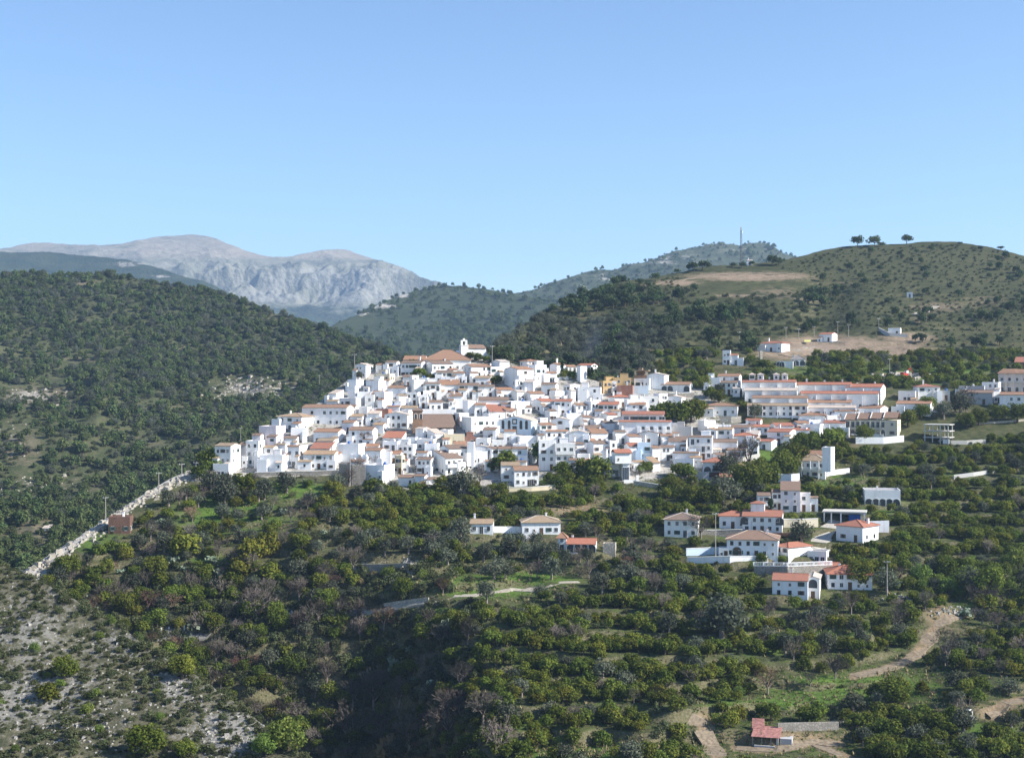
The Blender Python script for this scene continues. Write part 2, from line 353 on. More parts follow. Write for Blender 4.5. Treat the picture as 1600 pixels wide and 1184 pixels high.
# --- rocky slope in the lower left foreground
G_crest = curve([(-500,770),(-300,790),(-100,835),(0,880),(50,902),(100,928),(150,957),(200,988),(250,1022),(300,1052),(350,1086),(400,1122),(440,1154),(480,1188),(560,1270),(700,1500)])
G_D = table([(1800,150),(1250,232),(1184,240),(1050,270),(950,295),(880,312),(760,345)])
def G_noise(x, y, z, P, Y): return 2.2 * fbm(x * 0.05, y * 0.05, 5, 0.55) + 1.3 * (ridged(x * 0.11, y * 0.11 + x * .05, 4) - 0.6)
def G_zone(x, y, z, P, Y):
    n = fbm(x * 0.04, y * 0.04 + 7, 4)
    r = 0.24 + 0.34 * n + gauss(P, Y, [(60,1090,120,50,.42),(130,1130,60,30,.4),(270,1075,40,20,.4),(360,1150,40,30,.5),(40,1000,70,40,.25),(180,1010,60,25,.25)])
    return 0.30 + 0.3 * fbm(x * 0.03 + 5, y * 0.03, 3) - 0.2 * r, 0.34 + 0.2 * n, r
make_layer('rocky_slope', 'pale rocky scrub slope in the lower left foreground', M['gfore'], -420, 640, 420, 1780, G_crest, G_D, 300, None, G_noise, G_zone, back=(10, 5.0, -38), crest_noise=5)

# --- right hill behind the village
C_crest = curve([(640,640),(700,600),(740,568),(780,534),(830,503),(880,472),(920,455),(960,441),(1000,438),(1060,427),(1100,417),(1160,413),(1200,411),(1240,404),(1280,392),(1320,385),(1360,383),(1400,382),(1450,378),(1500,379),(1550,387),(1600,400),(1700,430),(1900,470),(2300,520)])
C_D = table([(760,480),(700,540),(640,578),(600,615),(560,662),(520,735),(480,822),(440,910),(400,990),(380,1030),(360,1080)])
def C_noise(x, y, z, P, Y):
    m = sstep(575, 600, Y) ; m = np.maximum(m, 0.8 * sstep(545, 575, Y)) * sstep(960, 1060, P)
    b = 5.0 * fbm(x * 0.012, y * 0.012, 4) + 1.2 * fbm(x * 0.06, y * 0.06, 3) - 10.0 * np.exp(-((P - 900) / 60.) ** 2) * np.exp(-((Y - 520) / 40.) ** 2) - 6 * np.exp(-((P - 1290) / 40.) ** 2) * np.exp(-((Y - 470) / 40.) ** 2)
    b = b * (1 - 0.7 * m)
    hs = 3.0; u = (z + b) / hs; fr = u - np.floor(u)
    st = (np.floor(u) + sstep(0.6, 1.0, fr)) - u + 0.3
    m2 = 0.45 + 0.35 * gauss(P, Y, [(1000,560,140,40,1),(1480,520,140,60,1),(1350,560,200,40,1)])
    return b + st * hs * np.maximum(m, m2) * 0.85
def C_zone(x, y, z, P, Y):
    n = fbm(x * 0.01, y * 0.01, 4)
    g = gauss(P, Y, [(1300,580,200,26,.55),(1480,585,110,24,.7),(1000,560,120,16,.45),(1180,440,80,14,.25)]) + 0.2 * n
    s = gauss(P, Y, [(1290,540,110,18,.95),(1230,550,60,14,.9),(1400,545,70,20,.7),(1170,432,110,8,.95),(1060,442,40,6,.8),(1215,458,60,14,.5),(1150,462,60,4,.6),(1470,480,80,14,.55),(1540,470,60,20,.5),(1400,588,40,5,1),(1330,442,90,4,.4),(1440,500,40,14,.45),(1075,600,80,12,.5),(990,590,50,10,.6),(1420,528,60,12,.7)]) + 0.12 * n
    r = gauss(P, Y, [(1270,545,90,12,.45),(1420,585,45,5,.7)])
    return g, s, r
make_layer('right_hill', 'broad scrub covered hill rising behind the right side of the village', M['gright'], 640, 2200, 620, 760, C_crest, C_D, 300, None, C_noise, C_zone, back=(14, 25.0, -14), crest_noise=1.5)

# --- left wooded hill
B_crest = curve([(-800,470),(-300,455),(-100,446),(0,438),(60,433),(110,437),(150,430),(200,432),(250,440),(300,446),(340,455),(400,478),(450,496),(500,513),(540,531),(600,553),(660,577),(760,622),(900,690)])
B_D = table([(1300,420),(1000,490),(900,560),(850,612),(800,690),(700,840),(600,1010),(500,1190),(430,1310)])
def B_noise(x, y, z, P, Y):
    return 18 * fbm(x * 0.0055, y * 0.0055, 3) + 36 * (ridged(x * 0.007 + y * .003 + 3, y * 0.003 - x * .002, 3) - 0.6) + 3.0 * fbm(x * 0.03, y * 0.03, 4)
def B_zone(x, y, z, P, Y):
    n = fbm(x * 0.012, y * 0.012, 4)
    s = gauss(P, Y, [(60,620,120,24,.8),(300,548,60,12,.75),(310,640,100,20,.7),(385,607,75,24,.6),(455,600,40,10,.8),(30,700,50,50,.75),(120,760,80,30,.6),(50,830,70,40,.7),(430,498,60,10,.65),(130,560,70,14,.6),(230,690,60,16,.6),(200,600,50,12,.5),(130,442,24,6,.9)]) + 0.2 * n
    r = gauss(P, Y, [(50,618,40,12,.75),(385,607,55,20,.62),(60,760,70,20,.42),(20,690,40,30,.42),(440,620,20,14,.55),(125,436,20,6,.7)])
    return 0.1 + 0.2 * n, s * .85, r
make_layer('wooded_hill', 'large wooded hill on the left, dotted with pines and pale rock', M['gleft'], -700, 880, 520, 1290, B_crest, B_D, 330, None, B_noise, B_zone, back=(12, 30.0, -16), crest_noise=3)

# --- ridges and mountains farther off
D_crest = curve([(200,640),(400,560),(480,530),(510,515),(530,503),(560,490),(600,471),(640,455),(680,448),(720,447),(760,452),(800,460),(850,470),(900,475),(1000,500),(1200,560)])
def relief(a1, s1, a2, s2): return lambda x, y, z, P, Y: a1 * fbm(x * s1, y * s1, 4) + a2 * (ridged(x * s2, y * s2 * .6, 4) - 0.6)
make_layer('wooded_ridge', 'dark wooded ridge in the middle distance between the hills', M['gmid'], 160, 1300, 300, 760, D_crest, table([(760,1350),(640,1650),(560,2000),(450,2500)]), 160, None, relief(22, .003, 22, .004),
    lambda x, y, z, P, Y: (0.1, 0.3 * fbm(x * .004, y * .004, 3), gauss(P, Y, [(590,478,40,4,.9),(560,490,20,4,.8),(630,462,14,4,.8)])), back=(8, 80.0, -20), crest_noise=2)
E_crest = curve([(500,560),(640,500),(700,472),(760,462),(800,459),(830,452),(850,446),(880,434),(920,424),(960,420),(1000,414),(1030,407),(1060,395),(1080,388),(1100,384),(1130,383),(1150,385),(1175,380),(1195,381),(1215,388),(1245,401),(1300,425),(1500,500)])
make_layer('rocky_ridge', 'distant rocky ridge with sparse trees behind the right hill', M['gridge'], 420, 1600, 380, 640, E_crest, table([(640,2300),(480,2900),(380,3400)]), 140, None, relief(26, .0025, 50, .004),
    lambda x, y, z, P, Y: (0.0, 0.2, np.clip(0.05 + 0.8 * fbm(x * .009, y * .009, 5) + gauss(P, Y, [(870,445,60,14,.4),(1120,400,80,14,.35),(1200,392,30,8,.3)]), 0, .7)), back=(6, 120.0, -22), crest_noise=5)
H_crest = curve([(-900,360),(-300,378),(-60,386),(0,389),(60,391),(110,394),(160,398),(200,403),(240,416),(270,428),(310,440),(380,470),(450,500),(600,560)])
make_layer('forested_ridge', 'dark forested ridge in front of the left mountain', M['gdark'], -500, 650, 360, 620, H_crest, table([(620,3000),(480,3800),(390,4500)]), 160, None, lambda x, y, z, P, Y: 40 * fbm(x * .002, y * .002, 4) + 70 * (ridged(x * .0025, y * .0015, 4) - .6) + 14 * fbm(x * .012, y * .012, 3),
    lambda x, y, z, P, Y: (0.0, 0.25 + .6 * fbm(x * .004, y * .004, 4), gauss(P, Y, [(200,412,40,6,.6),(255,432,20,4,.6),(90,425,60,10,.3)])), back=(6, 160.0, -20), crest_noise=2)
F_crest = curve([(-1000,400),(-300,392),(-60,388),(0,386),(40,379),(80,379),(120,383),(160,385),(195,383),(215,376),(240,368),(270,366),(300,366),(325,371),(350,380),(385,394),(415,403),(440,405),(470,400),(495,394),(515,389),(540,388),(560,394),(590,404),(620,412),(650,427),(680,439),(700,448),(740,470),(800,500),(1000,600)])
def F_D(Y):
    return np.interp(Y, [360,372,400,424,430,462,470,520,640], [7600,7300,6700,6250,6200,6150,6050,5400,4600])
def F_noise(x, y, z, P, Y):
    cl = sstep(412, 425, Y) * sstep(480, 462, Y) * sstep(250, 310, P)
    return 55 * fbm(x * .0012, y * .0012, 4) * (1 - .5 * cl) + 120 * (ridged(x * .0016 + y * .0004, y * .001, 5) - .6) + 24 * fbm(x * .006, y * .006, 5, .6) + cl * (110 * (ridged(x * .005 + 2 * fbm(x * .002, y * .002, 3), y * .003, 4) - .55) + 70 * fbm(x * .014, y * .012, 4))
def F_zone(x, y, z, P, Y):
    n = fbm(x * .0016, y * .0016, 5)
    veg = sstep(455, 492, Y + 16 * n) * .95 + sstep(400, 420, Y + 18 * n) * .62 * sstep(.0, .25, n + .16) + .5 * gauss(P, Y, [(600,425,40,10,1),(330,430,60,14,.8)])
    cl = sstep(410, 424, Y) * sstep(482, 464, Y) * sstep(270, 330, P) * sstep(690, 640, P)
    return veg - .15 * cl, sstep(416, 396, Y) * (.72 + .5 * n), cl * (.62 + .9 * n) + .1
make_layer('mountain', 'bare pinkish grey limestone mountain with a cliff band, far left', M['gmount'], -500, 900, 700, 640, F_crest, F_D, 330, None, F_noise, F_zone, back=(6, 250.0, -16), crest_noise=1.5)

# a wide valley floor under everything so that no gap shows between the hills
vf = MB(); vf.poly([(-6000,-300,-150),(6000,-300,-150),(6000,9000,-150),(-6000,9000,-150)])
tag(vf.build('valley_ground', M['gdark']), 'dark valley floor below the hills', None, None, 'structure')

NEAR = ['hillside_ground', 'right_hill', 'wooded_hill', 'rocky_slope']
def cast(px, py, layers=NEAR):
    d = Vector(((px - CX) / FPX, 1.0, (CY - py) / FPX)).normalized(); best = None
    for n in layers:
        h = BVH[n].ray_cast(Vector((0, 0, 0)), d)
        if h[0] is not None and (best is None or h[3] < best[1]): best = (h[0], h[3], n)
    return best[0] if best else None
def gz(x, y, layers=NEAR):
    b = None
    for n in layers:
        h = BVH[n].ray_cast(Vector((x, y, 600)), Vector((0, 0, -1)))
        if h[0] is not None and (b is None or h[0].z > b): b = h[0].z
    return b
def proj(p): return CX + FPX * p[0] / p[1], CY - FPX * p[2] / p[1]

# ------------------------------------------------------------------ haze: one closed box of thin even air
def haze(density):
    b = MB(); b.box(-7000, 7000, -60, 8800, -152, 800)
    t = NT('haze_air'); v = t.n('ShaderNodeVolumePrincipled'); v.inputs['Color'].default_value = (0.48, 0.70, 1.0, 1)
    v.inputs['Density'].default_value = density; v.inputs['Anisotropy'].default_value = 0.2
    t.l(v.outputs[0], t.out.inputs['Volume'])
    o = b.build('haze', t.m); tag(o, 'thin pale haze over the whole valley', None, None, 'stuff')
haze(0.000082)
# ------------------------------------------------------------------ building kit
THINGS = []            # (object, base label text, kind word, group, pixel anchor) -> labels are finished at the end
FOOT = []              # footprints (x, y, radius) that plants keep clear of
PROTECT = []           # picture rectangles of facades that loose trees must not stand in front of
def register(o, desc, word, cat, group, anchor):
    tag(o, None, cat, group); THINGS.append((o, desc, word, anchor))

def win_mesh(w, h, key, frame, pane, mull=True, t=0.06):
    b = MB(); f = 0.07
    b.box(-w/2, -w/2 + f, -t, 0.0, 0, h, 0); b.box(w/2 - f, w/2, -t, 0.0, 0, h, 0)
    b.box(-w/2 + f, w/2 - f, -t, 0.0, h - f, h, 0); b.box(-w/2 - 0.06, w/2 + 0.06, -t - 0.07, 0.0, -0.07, 0.0, 0)
    b.poly([(-w/2 + f, -0.012, 0), (w/2 - f, -0.012, 0), (w/2 - f, -0.012, h - f), (-w/2 + f, -0.012, h - f)], 1)
    if mull: b.box(-0.02, 0.02, -t * 0.7, -0.014, 0.0, h - f, 0)
    return b.mesh(key, [M[frame], M[pane]])
def shutter_mesh(key, sm, grille=False):
    b = MB(); w, h = .9, 1.15
    b.box(-w/2 - .05, w/2 + .05, -.12, 0, -.08, 0, 0); b.poly([(-w/2, -.012, 0), (w/2, -.012, 0), (w/2, -.012, h), (-w/2, -.012, h)], 1)
    b.box(-w/2 - .05, w/2 + .05, -.06, 0, h, h + .07, 0)
    if grille:
        for k in range(5): b.box(-w/2 + .08 + k * .18, -w/2 + .11 + k * .18, -.2, -.17, -.05, h, 2)
        for z in (0, .55, 1.1): b.box(-w/2, w/2, -.205, -.165, z, z + .03, 2)
    else:
        for sx in (-1, 1): b.box(sx * w/2 + (0 if sx > 0 else -.42), sx * w/2 + (.42 if sx > 0 else 0), -.06, -.002, 0.004, h - .004, 2)
    return b.mesh(key, [M['frame_white'], M['glass_dark'], M[sm]])
WM = {'window': [shutter_mesh('shuttered_window', 'shutter'), shutter_mesh('shuttered_window', 'green_paint'), shutter_mesh('grilled_window', 'iron', True), shutter_mesh('grilled_window', 'frame_white', True), win_mesh(0.95, 1.15, 'window', 'frame_white', 'glass_dark'), win_mesh(0.8, 1.0, 'window', 'shutter', 'glass_dark'),
                 win_mesh(1.15, 1.2, 'window', 'frame_white', 'glass_dark'), win_mesh(0.7, 0.8, 'window', 'frame_white', 'shutter', False)],
      'door': [win_mesh(1.05, 2.1, 'door', 'shutter', 'door_wood', False), win_mesh(1.2, 2.15, 'door', 'frame_white', 'glass_dark')],
      'balcony_door': [win_mesh(1.2, 2.05, 'balcony_door', 'frame_white', 'glass_dark')],
      'garage_door': [win_mesh(2.5, 2.3, 'garage_door', 'shutter', 'iron', False)]}
def arch_mesh(w, h, key, pane='glass_dark'):
    b = MB(); n = 8; r = w / 2; hs = h - r
    pin = [(-r, 0), (r, 0)] + [(r * math.cos(math.pi * k / n), hs + r * math.sin(math.pi * k / n)) for k in range(n + 1)]
    b.poly([(x, -0.02, z) for x, z in pin], 1)
    ro = r + 0.14
    prev = None
    out = [(ro, 0)] + [(ro * math.cos(math.pi * k / n), hs + ro * math.sin(math.pi * k / n)) for k in range(n + 1)] + [(-ro, 0)]
    inn = [(r, 0)] + [(r * math.cos(math.pi * k / n), hs + r * math.sin(math.pi * k / n)) for k in range(n + 1)] + [(-r, 0)]
    for k in range(len(out) - 1):
        a, c, d, e = out[k], out[k + 1], inn[k + 1], inn[k]
        b.poly([(a[0], -.1, a[1]), (c[0], -.1, c[1]), (d[0], -.1, d[1]), (e[0], -.1, e[1])][::-1], 0)
        b.poly([(e[0], -.1, e[1]), (d[0], -.1, d[1]), (d[0], 0, d[1]), (e[0], 0, e[1])][::-1], 0)
        b.poly([(a[0], 0, a[1]), (c[0], 0, c[1]), (c[0], -.1, c[1]), (a[0], -.1, a[1])][::-1], 0)
    return b.mesh(key, [M['frame_white'], M[pane]])
WM['arch_window'] = [arch_mesh(1.5, 2.2, 'arch_window')]
WM['wide_arch'] = [arch_mesh(2.3, 2.3, 'wide_arch')]
WM['tall_window'] = [arch_mesh(1.1, 3.2, 'tall_window')]
def chim_mesh(h):
    b = MB(); b.box(-.28, .28, -.28, .28, -0.8, h, 0); b.box(-.38, .38, -.38, .38, h, h + .12, 0)
    b.box(-.2, .2, -.2, .2, h + .12, h + .32, 0); b.box(-.36, .36, -.36, .36, h + .32, h + .42, 1)
    return b.mesh('chimney', [M['white'], M['tb']])
CHM = [chim_mesh(h) for h in (0.9, 1.2, 1.5)]
def balcony_mesh(w, solid):
    b = MB(); b.box(-w/2, w/2, -1.1, 0.0, -0.18, 0.0, 0)
    if solid:
        b.box(-w/2, w/2, -1.1, -0.98, 0.0, 0.95, 0); b.box(-w/2, -w/2 + .12, -.98, -0.02, 0.0, 0.95, 0); b.box(w/2 - .12, w/2, -.98, -0.02, 0.0, 0.95, 0)
    else:
        n = max(4, int(w / 0.3))
        for k in range(n + 1):
            x = -w/2 + 0.03 + (w - .06) * k / n; b.box(x - .02, x + .02, -1.08, -1.04, 0.0, 0.95, 1)
        b.box(-w/2, w/2, -1.09, -1.03, 0.95, 1.0, 1); b.box(-w/2, -w/2 + .05, -1.03, -.02, .95, 1.0, 1); b.box(w/2 - .05, w/2, -1.03, -.02, .95, 1.0, 1)
    return b.mesh('balcony', [M['white'], M['iron']])

def roof_slab(b, p, th=0.16, m=0):
    """a pitched tile surface through the 3 or 4 points p, th thick (downwards)"""
    lo = [(x, y, z - th) for x, y, z in p]; n = len(p)
    b.poly(p, m); b.poly(lo[::-1], m)
    for k in range(n):
        k2 = (k + 1) % n; b.poly([lo[k], lo[k2], p[k2], p[k]], m)

def house_shell(W, Dp, H, roof, rc, wc, parent, pitch=0.36, found=4.0):
    """walls and roof of a house, centred on its footprint, front towards -y"""
    w, d = W / 2, Dp / 2; b = MB(); r = MB(); top = H
    if roof in 'gs' or roof == 'e':
        ov = 0.32
        if roof == 'g':
            rise = d * pitch; prof = [(-d, H), (0, H + rise), (d, H)]
            for x in (-w, w): b.poly([(x, -d, H), (x, 0, H + rise), (x, d, H)] if x > 0 else [(x, d, H), (x, 0, H + rise), (x, -d, H)])
            e = ov; z = lambda y: H + rise * (1 - abs(y) / d) + 0.17
            roof_slab(r, [(-w - .12, -d - e, z(d + e)), (w + .12, -d - e, z(d + e)), (w + .12, 0, z(0)), (-w - .12, 0, z(0))])
            roof_slab(r, [(w + .12, d + e, z(d + e)), (-w - .12, d + e, z(d + e)), (-w - .12, 0, z(0)), (w + .12, 0, z(0))])
            r.bar((-w - .14, 0, z(0) + .03), (w + .14, 0, z(0) + .03), .12, sides=5); top = z(0)
        elif roof == 'e':
            rise = w * pitch
            for y in (-d, d): b.poly([(w, y, H), (0, y, H + rise), (-w, y, H)] if y > 0 else [(-w, y, H), (0, y, H + rise), (w, y, H)])
            z = lambda x: H + rise * (1 - abs(x) / w) + 0.17
            roof_slab(r, [(0, -d - .15, z(0)), (0, d + .15, z(0)), (-w - ov, d + .15, z(w + ov)), (-w - ov, -d - .15, z(w + ov))])
            roof_slab(r, [(0, d + .15, z(0)), (0, -d - .15, z(0)), (w + ov, -d - .15, z(w + ov)), (w + ov, d + .15, z(w + ov))])
            r.bar((0, -d - .16, z(0) + .03), (0, d + .16, z(0) + .03), .12, sides=5); top = z(0)
        else:
            rise = Dp * 0.27
            b.poly([(-w, d, H), (-w, d, H + rise), (-w, -d, H)]); b.poly([(w, -d, H), (w, d, H + rise), (w, d, H)])
            b.poly([(w, d, H), (w, d, H + rise), (-w, d, H + rise), (-w, d, H)])
            z = lambda y: H + rise * (y + d) / Dp + 0.17
            roof_slab(r, [(-w - .12, -d - ov, z(-d - ov)), (w + .12, -d - ov, z(-d - ov)), (w + .12, d + .1, z(d + .1)), (-w - .12, d + .1, z(d + .1))]); top = z(d)
    elif roof == 'h':
        ov = 0.45; rise = min(w, d) * pitch; k = min(w, d); zz = H + 0.17 - ov * pitch
        X, Y = w + ov, d + ov
        if w >= d: a, c = (-(w - d), 0, H + rise + .17), (w - d, 0, H + rise + .17)
        else: a, c = (0, -(d - w), H + rise + .17), (0, d - w, H + rise + .17)
        if w >= d:
            roof_slab(r, [(-X, -Y, zz), (X, -Y, zz), c, a]); roof_slab(r, [(X, Y, zz), (-X, Y, zz), a, c])
            roof_slab(r, [(-X, Y, zz), (-X, -Y, zz), a]); roof_slab(r, [(X, -Y, zz), (X, Y, zz), c])
        else:
            roof_slab(r, [(-X, Y, zz), (-X, -Y, zz), a, c]); roof_slab(r, [(X, -Y, zz), (X, Y, zz), c, a])
            roof_slab(r, [(-X, -Y, zz), (X, -Y, zz), a]); roof_slab(r, [(X, Y, zz), (-X, Y, zz), c])
        for s in ((-X, -Y), (X, -Y), (-X, Y), (X, Y)):
            q = (a if (s[0] < 0 if w >= d else s[1] < 0) else c); r.bar((s[0], s[1], zz + .04), (q[0], q[1], q[2] + .04), .11, sides=4, m=1)
        r.bar((a[0] - .01, a[1], a[2] + .04), (c[0] + .01, c[1], c[2] + .04), .11, sides=4, m=1); top = a[2]
    else:                       # flat terrace roof inside a parapet; 'p' adds a tile strip along the front
        pz = H + 0.55
        for x0, x1, y0, y1 in ((-w, w, -d, -d + .22), (-w, w, d - .22, d), (-w, -w + .22, -d + .22, d - .22), (w - .22, w, -d + .22, d - .22)):
            b.box(x0, x1, y0, y1, H + .004, pz)
        if roof == 'p':
            z0 = pz + .03; roof_slab(r, [(-w - .12, -d - .45, z0 - .2), (w + .12, -d - .45, z0 - .2), (w + .12, -d + .5, z0 + .28), (-w - .12, -d + .5, z0 + .28)])
        else:
            r.poly([(-w + .22, -d + .22, H + .03), (w - .22, -d + .22, H + .03), (w - .22, d - .22, H + .03), (-w + .22, d - .22, H + .03)], 0)
        top = pz
    b.box(-w, w, -d, d, -found, H)
    b.build('wall', M[wc], parent)
    if roof in 'gseh' or roof == 'p': r.build('roof', [M['t' + rc], M['tw' if rc in 'twb' else 't' + rc]], parent)
    else: r.build('roof_terrace', M['roofdeck'], parent)
    return top

def put(parent, kind, x, y, z, rz, rr=None, sx=1.0, sz=1.0):
    me = (rr or rng).choice(WM[kind]); o = link_mesh(kind, me, parent, (x, y, z), rz)
    if sx != 1 or sz != 1: o.scale = (sx, 1, sz)
    return o

ROOFWORD = {'o': 'orange-tiled', 'r': 'red-tiled', 'b': 'brown-tiled', 't': 'tan-tiled', 'w': 'pale-tiled', 'g': 'grey'}
ROOFSHAPE = {'g': 'gabled', 'e': 'gable-fronted', 'h': 'hip-roofed', 's': 'lean-to', 'f': 'flat-roofed', 'p': 'flat-roofed'}
WALLWORD = {'white': 'white', 'cream': 'cream', 'beige': 'beige', 'ochre': 'ochre', 'pink': 'pinkish', 'grey': 'grey', 'bluish': 'pale blue', 'redbrown': 'red-brown', 'concrete': 'concrete', 'church_brick': 'brick'}
HOUSES = []
def found_(o): return min(2.5, float(o.get('found', 4.5)))
def anchor_at(x0, x1, yb, layers):
    for k in range(10):
        p = cast((x0 + x1) / 2, yb + k * 6, layers)
        if p is not None: return p
    return None
def house(x0, x1, yt, yb, yaw, roof, rc, opts='', name='house', desc=None, label=None, cat='house', group='white houses of the hillside village', layers=('hillside_ground', 'right_hill'), dist=None, auto=False):
    o = dict(k.split('=') if '=' in k else (k, '1') for k in opts.split())
    if dist is None:
        p = anchor_at(x0, x1, yb, layers)
        if p is None: return None
        Df = p.y
    else: Df = dist
    mpp = Df / FPX; xc = (x0 + x1) / 2
    T = (x1 - x0) * mpp; H = (yb - yt) * mpp
    a = R(abs(yaw)); Dp = float(o['d']) if 'd' in o else min(9.0, max(4.0, 0.85 * T))
    W = (T - Dp * math.sin(a)) / math.cos(a)
    if W < 2.6: Dp = max(2.5, 0.6 * T); W = max(2.4, (T - Dp * math.sin(a)) / math.cos(a))
    az = math.atan((xc - CX) / FPX); rz = -az - R(yaw)
    back = (Dp * math.cos(a) + W * math.sin(a)) / 2
    y = Df + back * math.cos(az); x = (xc - CX) / FPX * Df + back * math.sin(az)
    zb = (CY - yb) / FPX * Df
    root = empty(name, (x, y, zb), rz)
    wc = o.get('c', 'white'); top = house_shell(W, Dp, H, roof, rc, wc, root, float(o.get('pitch', .21 if name == 'house' else .31)), float(o.get('found', 4.5)))
    st = max(1, int(H / 2.7 + 0.35)); hs = H / st
    if 'st' in o: st = int(o['st']); hs = H / st
    q = random.Random(int(x0 * 7919 + yb * 104729))
    nwin = 0
    faces = [('f', W, 0.0, -Dp / 2)]
    if yaw > 6: faces.append(('r', Dp, math.pi / 2, W / 2))
    if yaw < -6: faces.append(('l', Dp, -math.pi / 2, -W / 2))
    for fc, L, frz, off in faces:
        if 'n' in o and not (fc == 'f' and 'door' in o): break
        nc = int(o['w']) if (fc == 'f' and 'w' in o) else max(1, int(L / (2.6 if not auto else 3.0)))
        if fc != 'f': nc = min(nc, 2)
        for sidx in range(st):
            if fc != 'f' and q.random() < .45: continue
            for k in range(nc):
                if q.random() < (.18 if 'w' in o else .4) and name == 'house': continue
                u = (k + .5) / nc * (L - .5) - (L - .5) / 2 + q.uniform(-.12, .12) * (0 if 'w' in o else 1)
                z = sidx * hs + min(1.0, hs * .36) + (q.uniform(-.1, .12) if 'w' not in o else 0)
                kind = 'window'
                if 'arch' in o and fc == 'f' and sidx == int(o['arch']) - 1: kind = 'wide_arch'; z = sidx * hs + .25
                elif fc == 'f' and sidx == 0 and k == nc // 2 and 'nodoor' not in o: kind = 'door'; z = 0.05
                elif fc == 'f' and 'B' in o and sidx > 0 and k % 2 == 0: kind = 'balcony_door'; z = sidx * hs + .05
                if kind == 'window' and z + 1.25 > H: z = H - 1.3
                if z < 0: z = 0.05
                if fc == 'f': ob = put(root, kind, u, off, z, 0, q)
                else: ob = put(root, kind, off, u if fc == 'r' else -u, z, frz, q)
                nwin += kind == 'window'
                if kind == 'balcony_door' and 'long' not in o:
                    link_mesh('balcony', BAL[q.randrange(2)], root, (u, off, sidx * hs), 0)
    if name == 'house' and 'plain' not in o and W > 3.6 and H > 3.4:      # small lean-tos, yards and stair blocks that crowd the walls
        for k in range(q.choice((1, 1, 2, 2, 3))):
            aw = q.uniform(.22, .5) * W; ah = q.uniform(.3, .72) * H; ad = q.uniform(1.0, 2.4); ax = q.choice((-1, 1)) * (W / 2 - aw * q.uniform(.1, .5)); b = MB()
            b.box(ax - aw / 2, ax + aw / 2, -Dp / 2 - ad, -Dp / 2 - .005, -found_(o), ah)
            if q.random() < .45: roof_slab(b, [(ax - aw / 2 - .15, -Dp / 2 - ad - .25, ah + .08), (ax + aw / 2 + .15, -Dp / 2 - ad - .25, ah + .08), (ax + aw / 2 + .15, -Dp / 2 - .01, ah + .7), (ax - aw / 2 - .15, -Dp / 2 - .01, ah + .7)], .13, 1)
            else:
                b.box(ax - aw / 2, ax + aw / 2, -Dp / 2 - ad, -Dp / 2 - ad + .16, ah + .004, ah + .8); b.box(ax - aw / 2, ax - aw / 2 + .16, -Dp / 2 - ad + .162, -Dp / 2 - .006, ah + .004, ah + .8); b.box(ax + aw / 2 - .16, ax + aw / 2, -Dp / 2 - ad + .162, -Dp / 2 - .006, ah + .004, ah + .8)
            an = b.build('annexe', [M[wc if wc in ('white', 'pink', 'bluish') else 'white'], M['t' + q.choice('tbow')]], root)
            if aw > 1.6 and q.random() < .75: put(an, 'window' if ah > 1.6 else 'window', ax, -Dp / 2 - ad, max(.4, ah - 1.7), 0, q, .8, .8)
    if 'B' in o and 'long' in o:
        me = balcony_mesh(W * .92, o.get('long') == 's')
        for sidx in range(1, st): link_mesh('balcony', me, root, (0, -Dp / 2, sidx * hs), 0)
    if 'G' in o: put(root, 'garage_door', W * .2, -Dp / 2 - .01, 0.02, 0, q)
    if 'ch' in o or (auto is False and q.random() < .38 and W > 3.5):
        cz = H + (0.9 if roof in 'gehs' else .2); cx = q.uniform(-.35, .35) * W
        link_mesh('chimney', q.choice(CHM), root, (cx, (.12 if roof != 's' else .3) * Dp, cz), 0)
    if roof in 'fp' and W > 4.5 and q.random() < .45 and 'plain' not in o:   # stair hut on the roof terrace
        b = MB(); hw = q.uniform(1.1, 1.7); b.box(-hw, hw, -1.2, 1.2, 0.0, 2.1); b.box(-hw - .12, hw + .12, -1.3, 1.3, 2.1, 2.22)
        b.build('roof_hut', M['white' if wc == 'white' else wc], root, (q.uniform(-.25, .25) * W, Dp * .18, H + .032))
    if roof in 'fp' and W > 4 and q.random() < .35 and 'plain' not in o:
        b = MB(); tx, ty = q.uniform(-.3, .3) * W, q.uniform(-.25, .1) * Dp; b.bar((tx, ty, H + .034), (tx, ty, H + 1.1), .5, .5, 9); b.bar((tx, ty, H + 1.1), (tx, ty, H + 1.3), .5, .2, 9); b.build('water_tank', M[q.choice(('cap_white', 'grey', 'awning'))], root)
    if q.random() < .3 and W > 4 and 'plain' not in o:
        b = MB(); b.bar((0, 0, -1), (0, 0, 2.6), .025, sides=4)
        for k in range(4): b.bar((-.45 + .04 * k, 0, 1.9 + .2 * k), (.45 - .04 * k, 0, 1.9 + .2 * k), .015, sides=3)
        b.build('antenna', M['iron'], root, (q.uniform(-.3, .3) * W, .1 * Dp, top), q.uniform(0, 3))
    FOOT.append((x, y, max(W, Dp) / 2 + .5)); HOUSES.append((root, W, Dp, H, x0, x1, yt, yb))
    stw = {1: 'one-storey', 2: 'two-storey', 3: 'three-storey', 4: 'four-storey'}.get(st, 'tall')
    if desc is None:
        rw = (ROOFWORD[rc] + ' ' if roof not in 'f' else '') + ROOFSHAPE[roof]
        size = 'long ' if W > 2.4 * H and W > 12 else 'narrow ' if W < .85 * H else ''
        desc = f"{size}{stw} {WALLWORD.get(wc, wc)} {rw} house".replace('  ', ' ')
    register(root, desc, 'house', cat, group, ((x0 + x1) / 2, (yt + yb) / 2))
    if label: root['label'] = label
    return root, W, Dp, H
BAL = [balcony_mesh(2.0, True), balcony_mesh(2.0, False)]

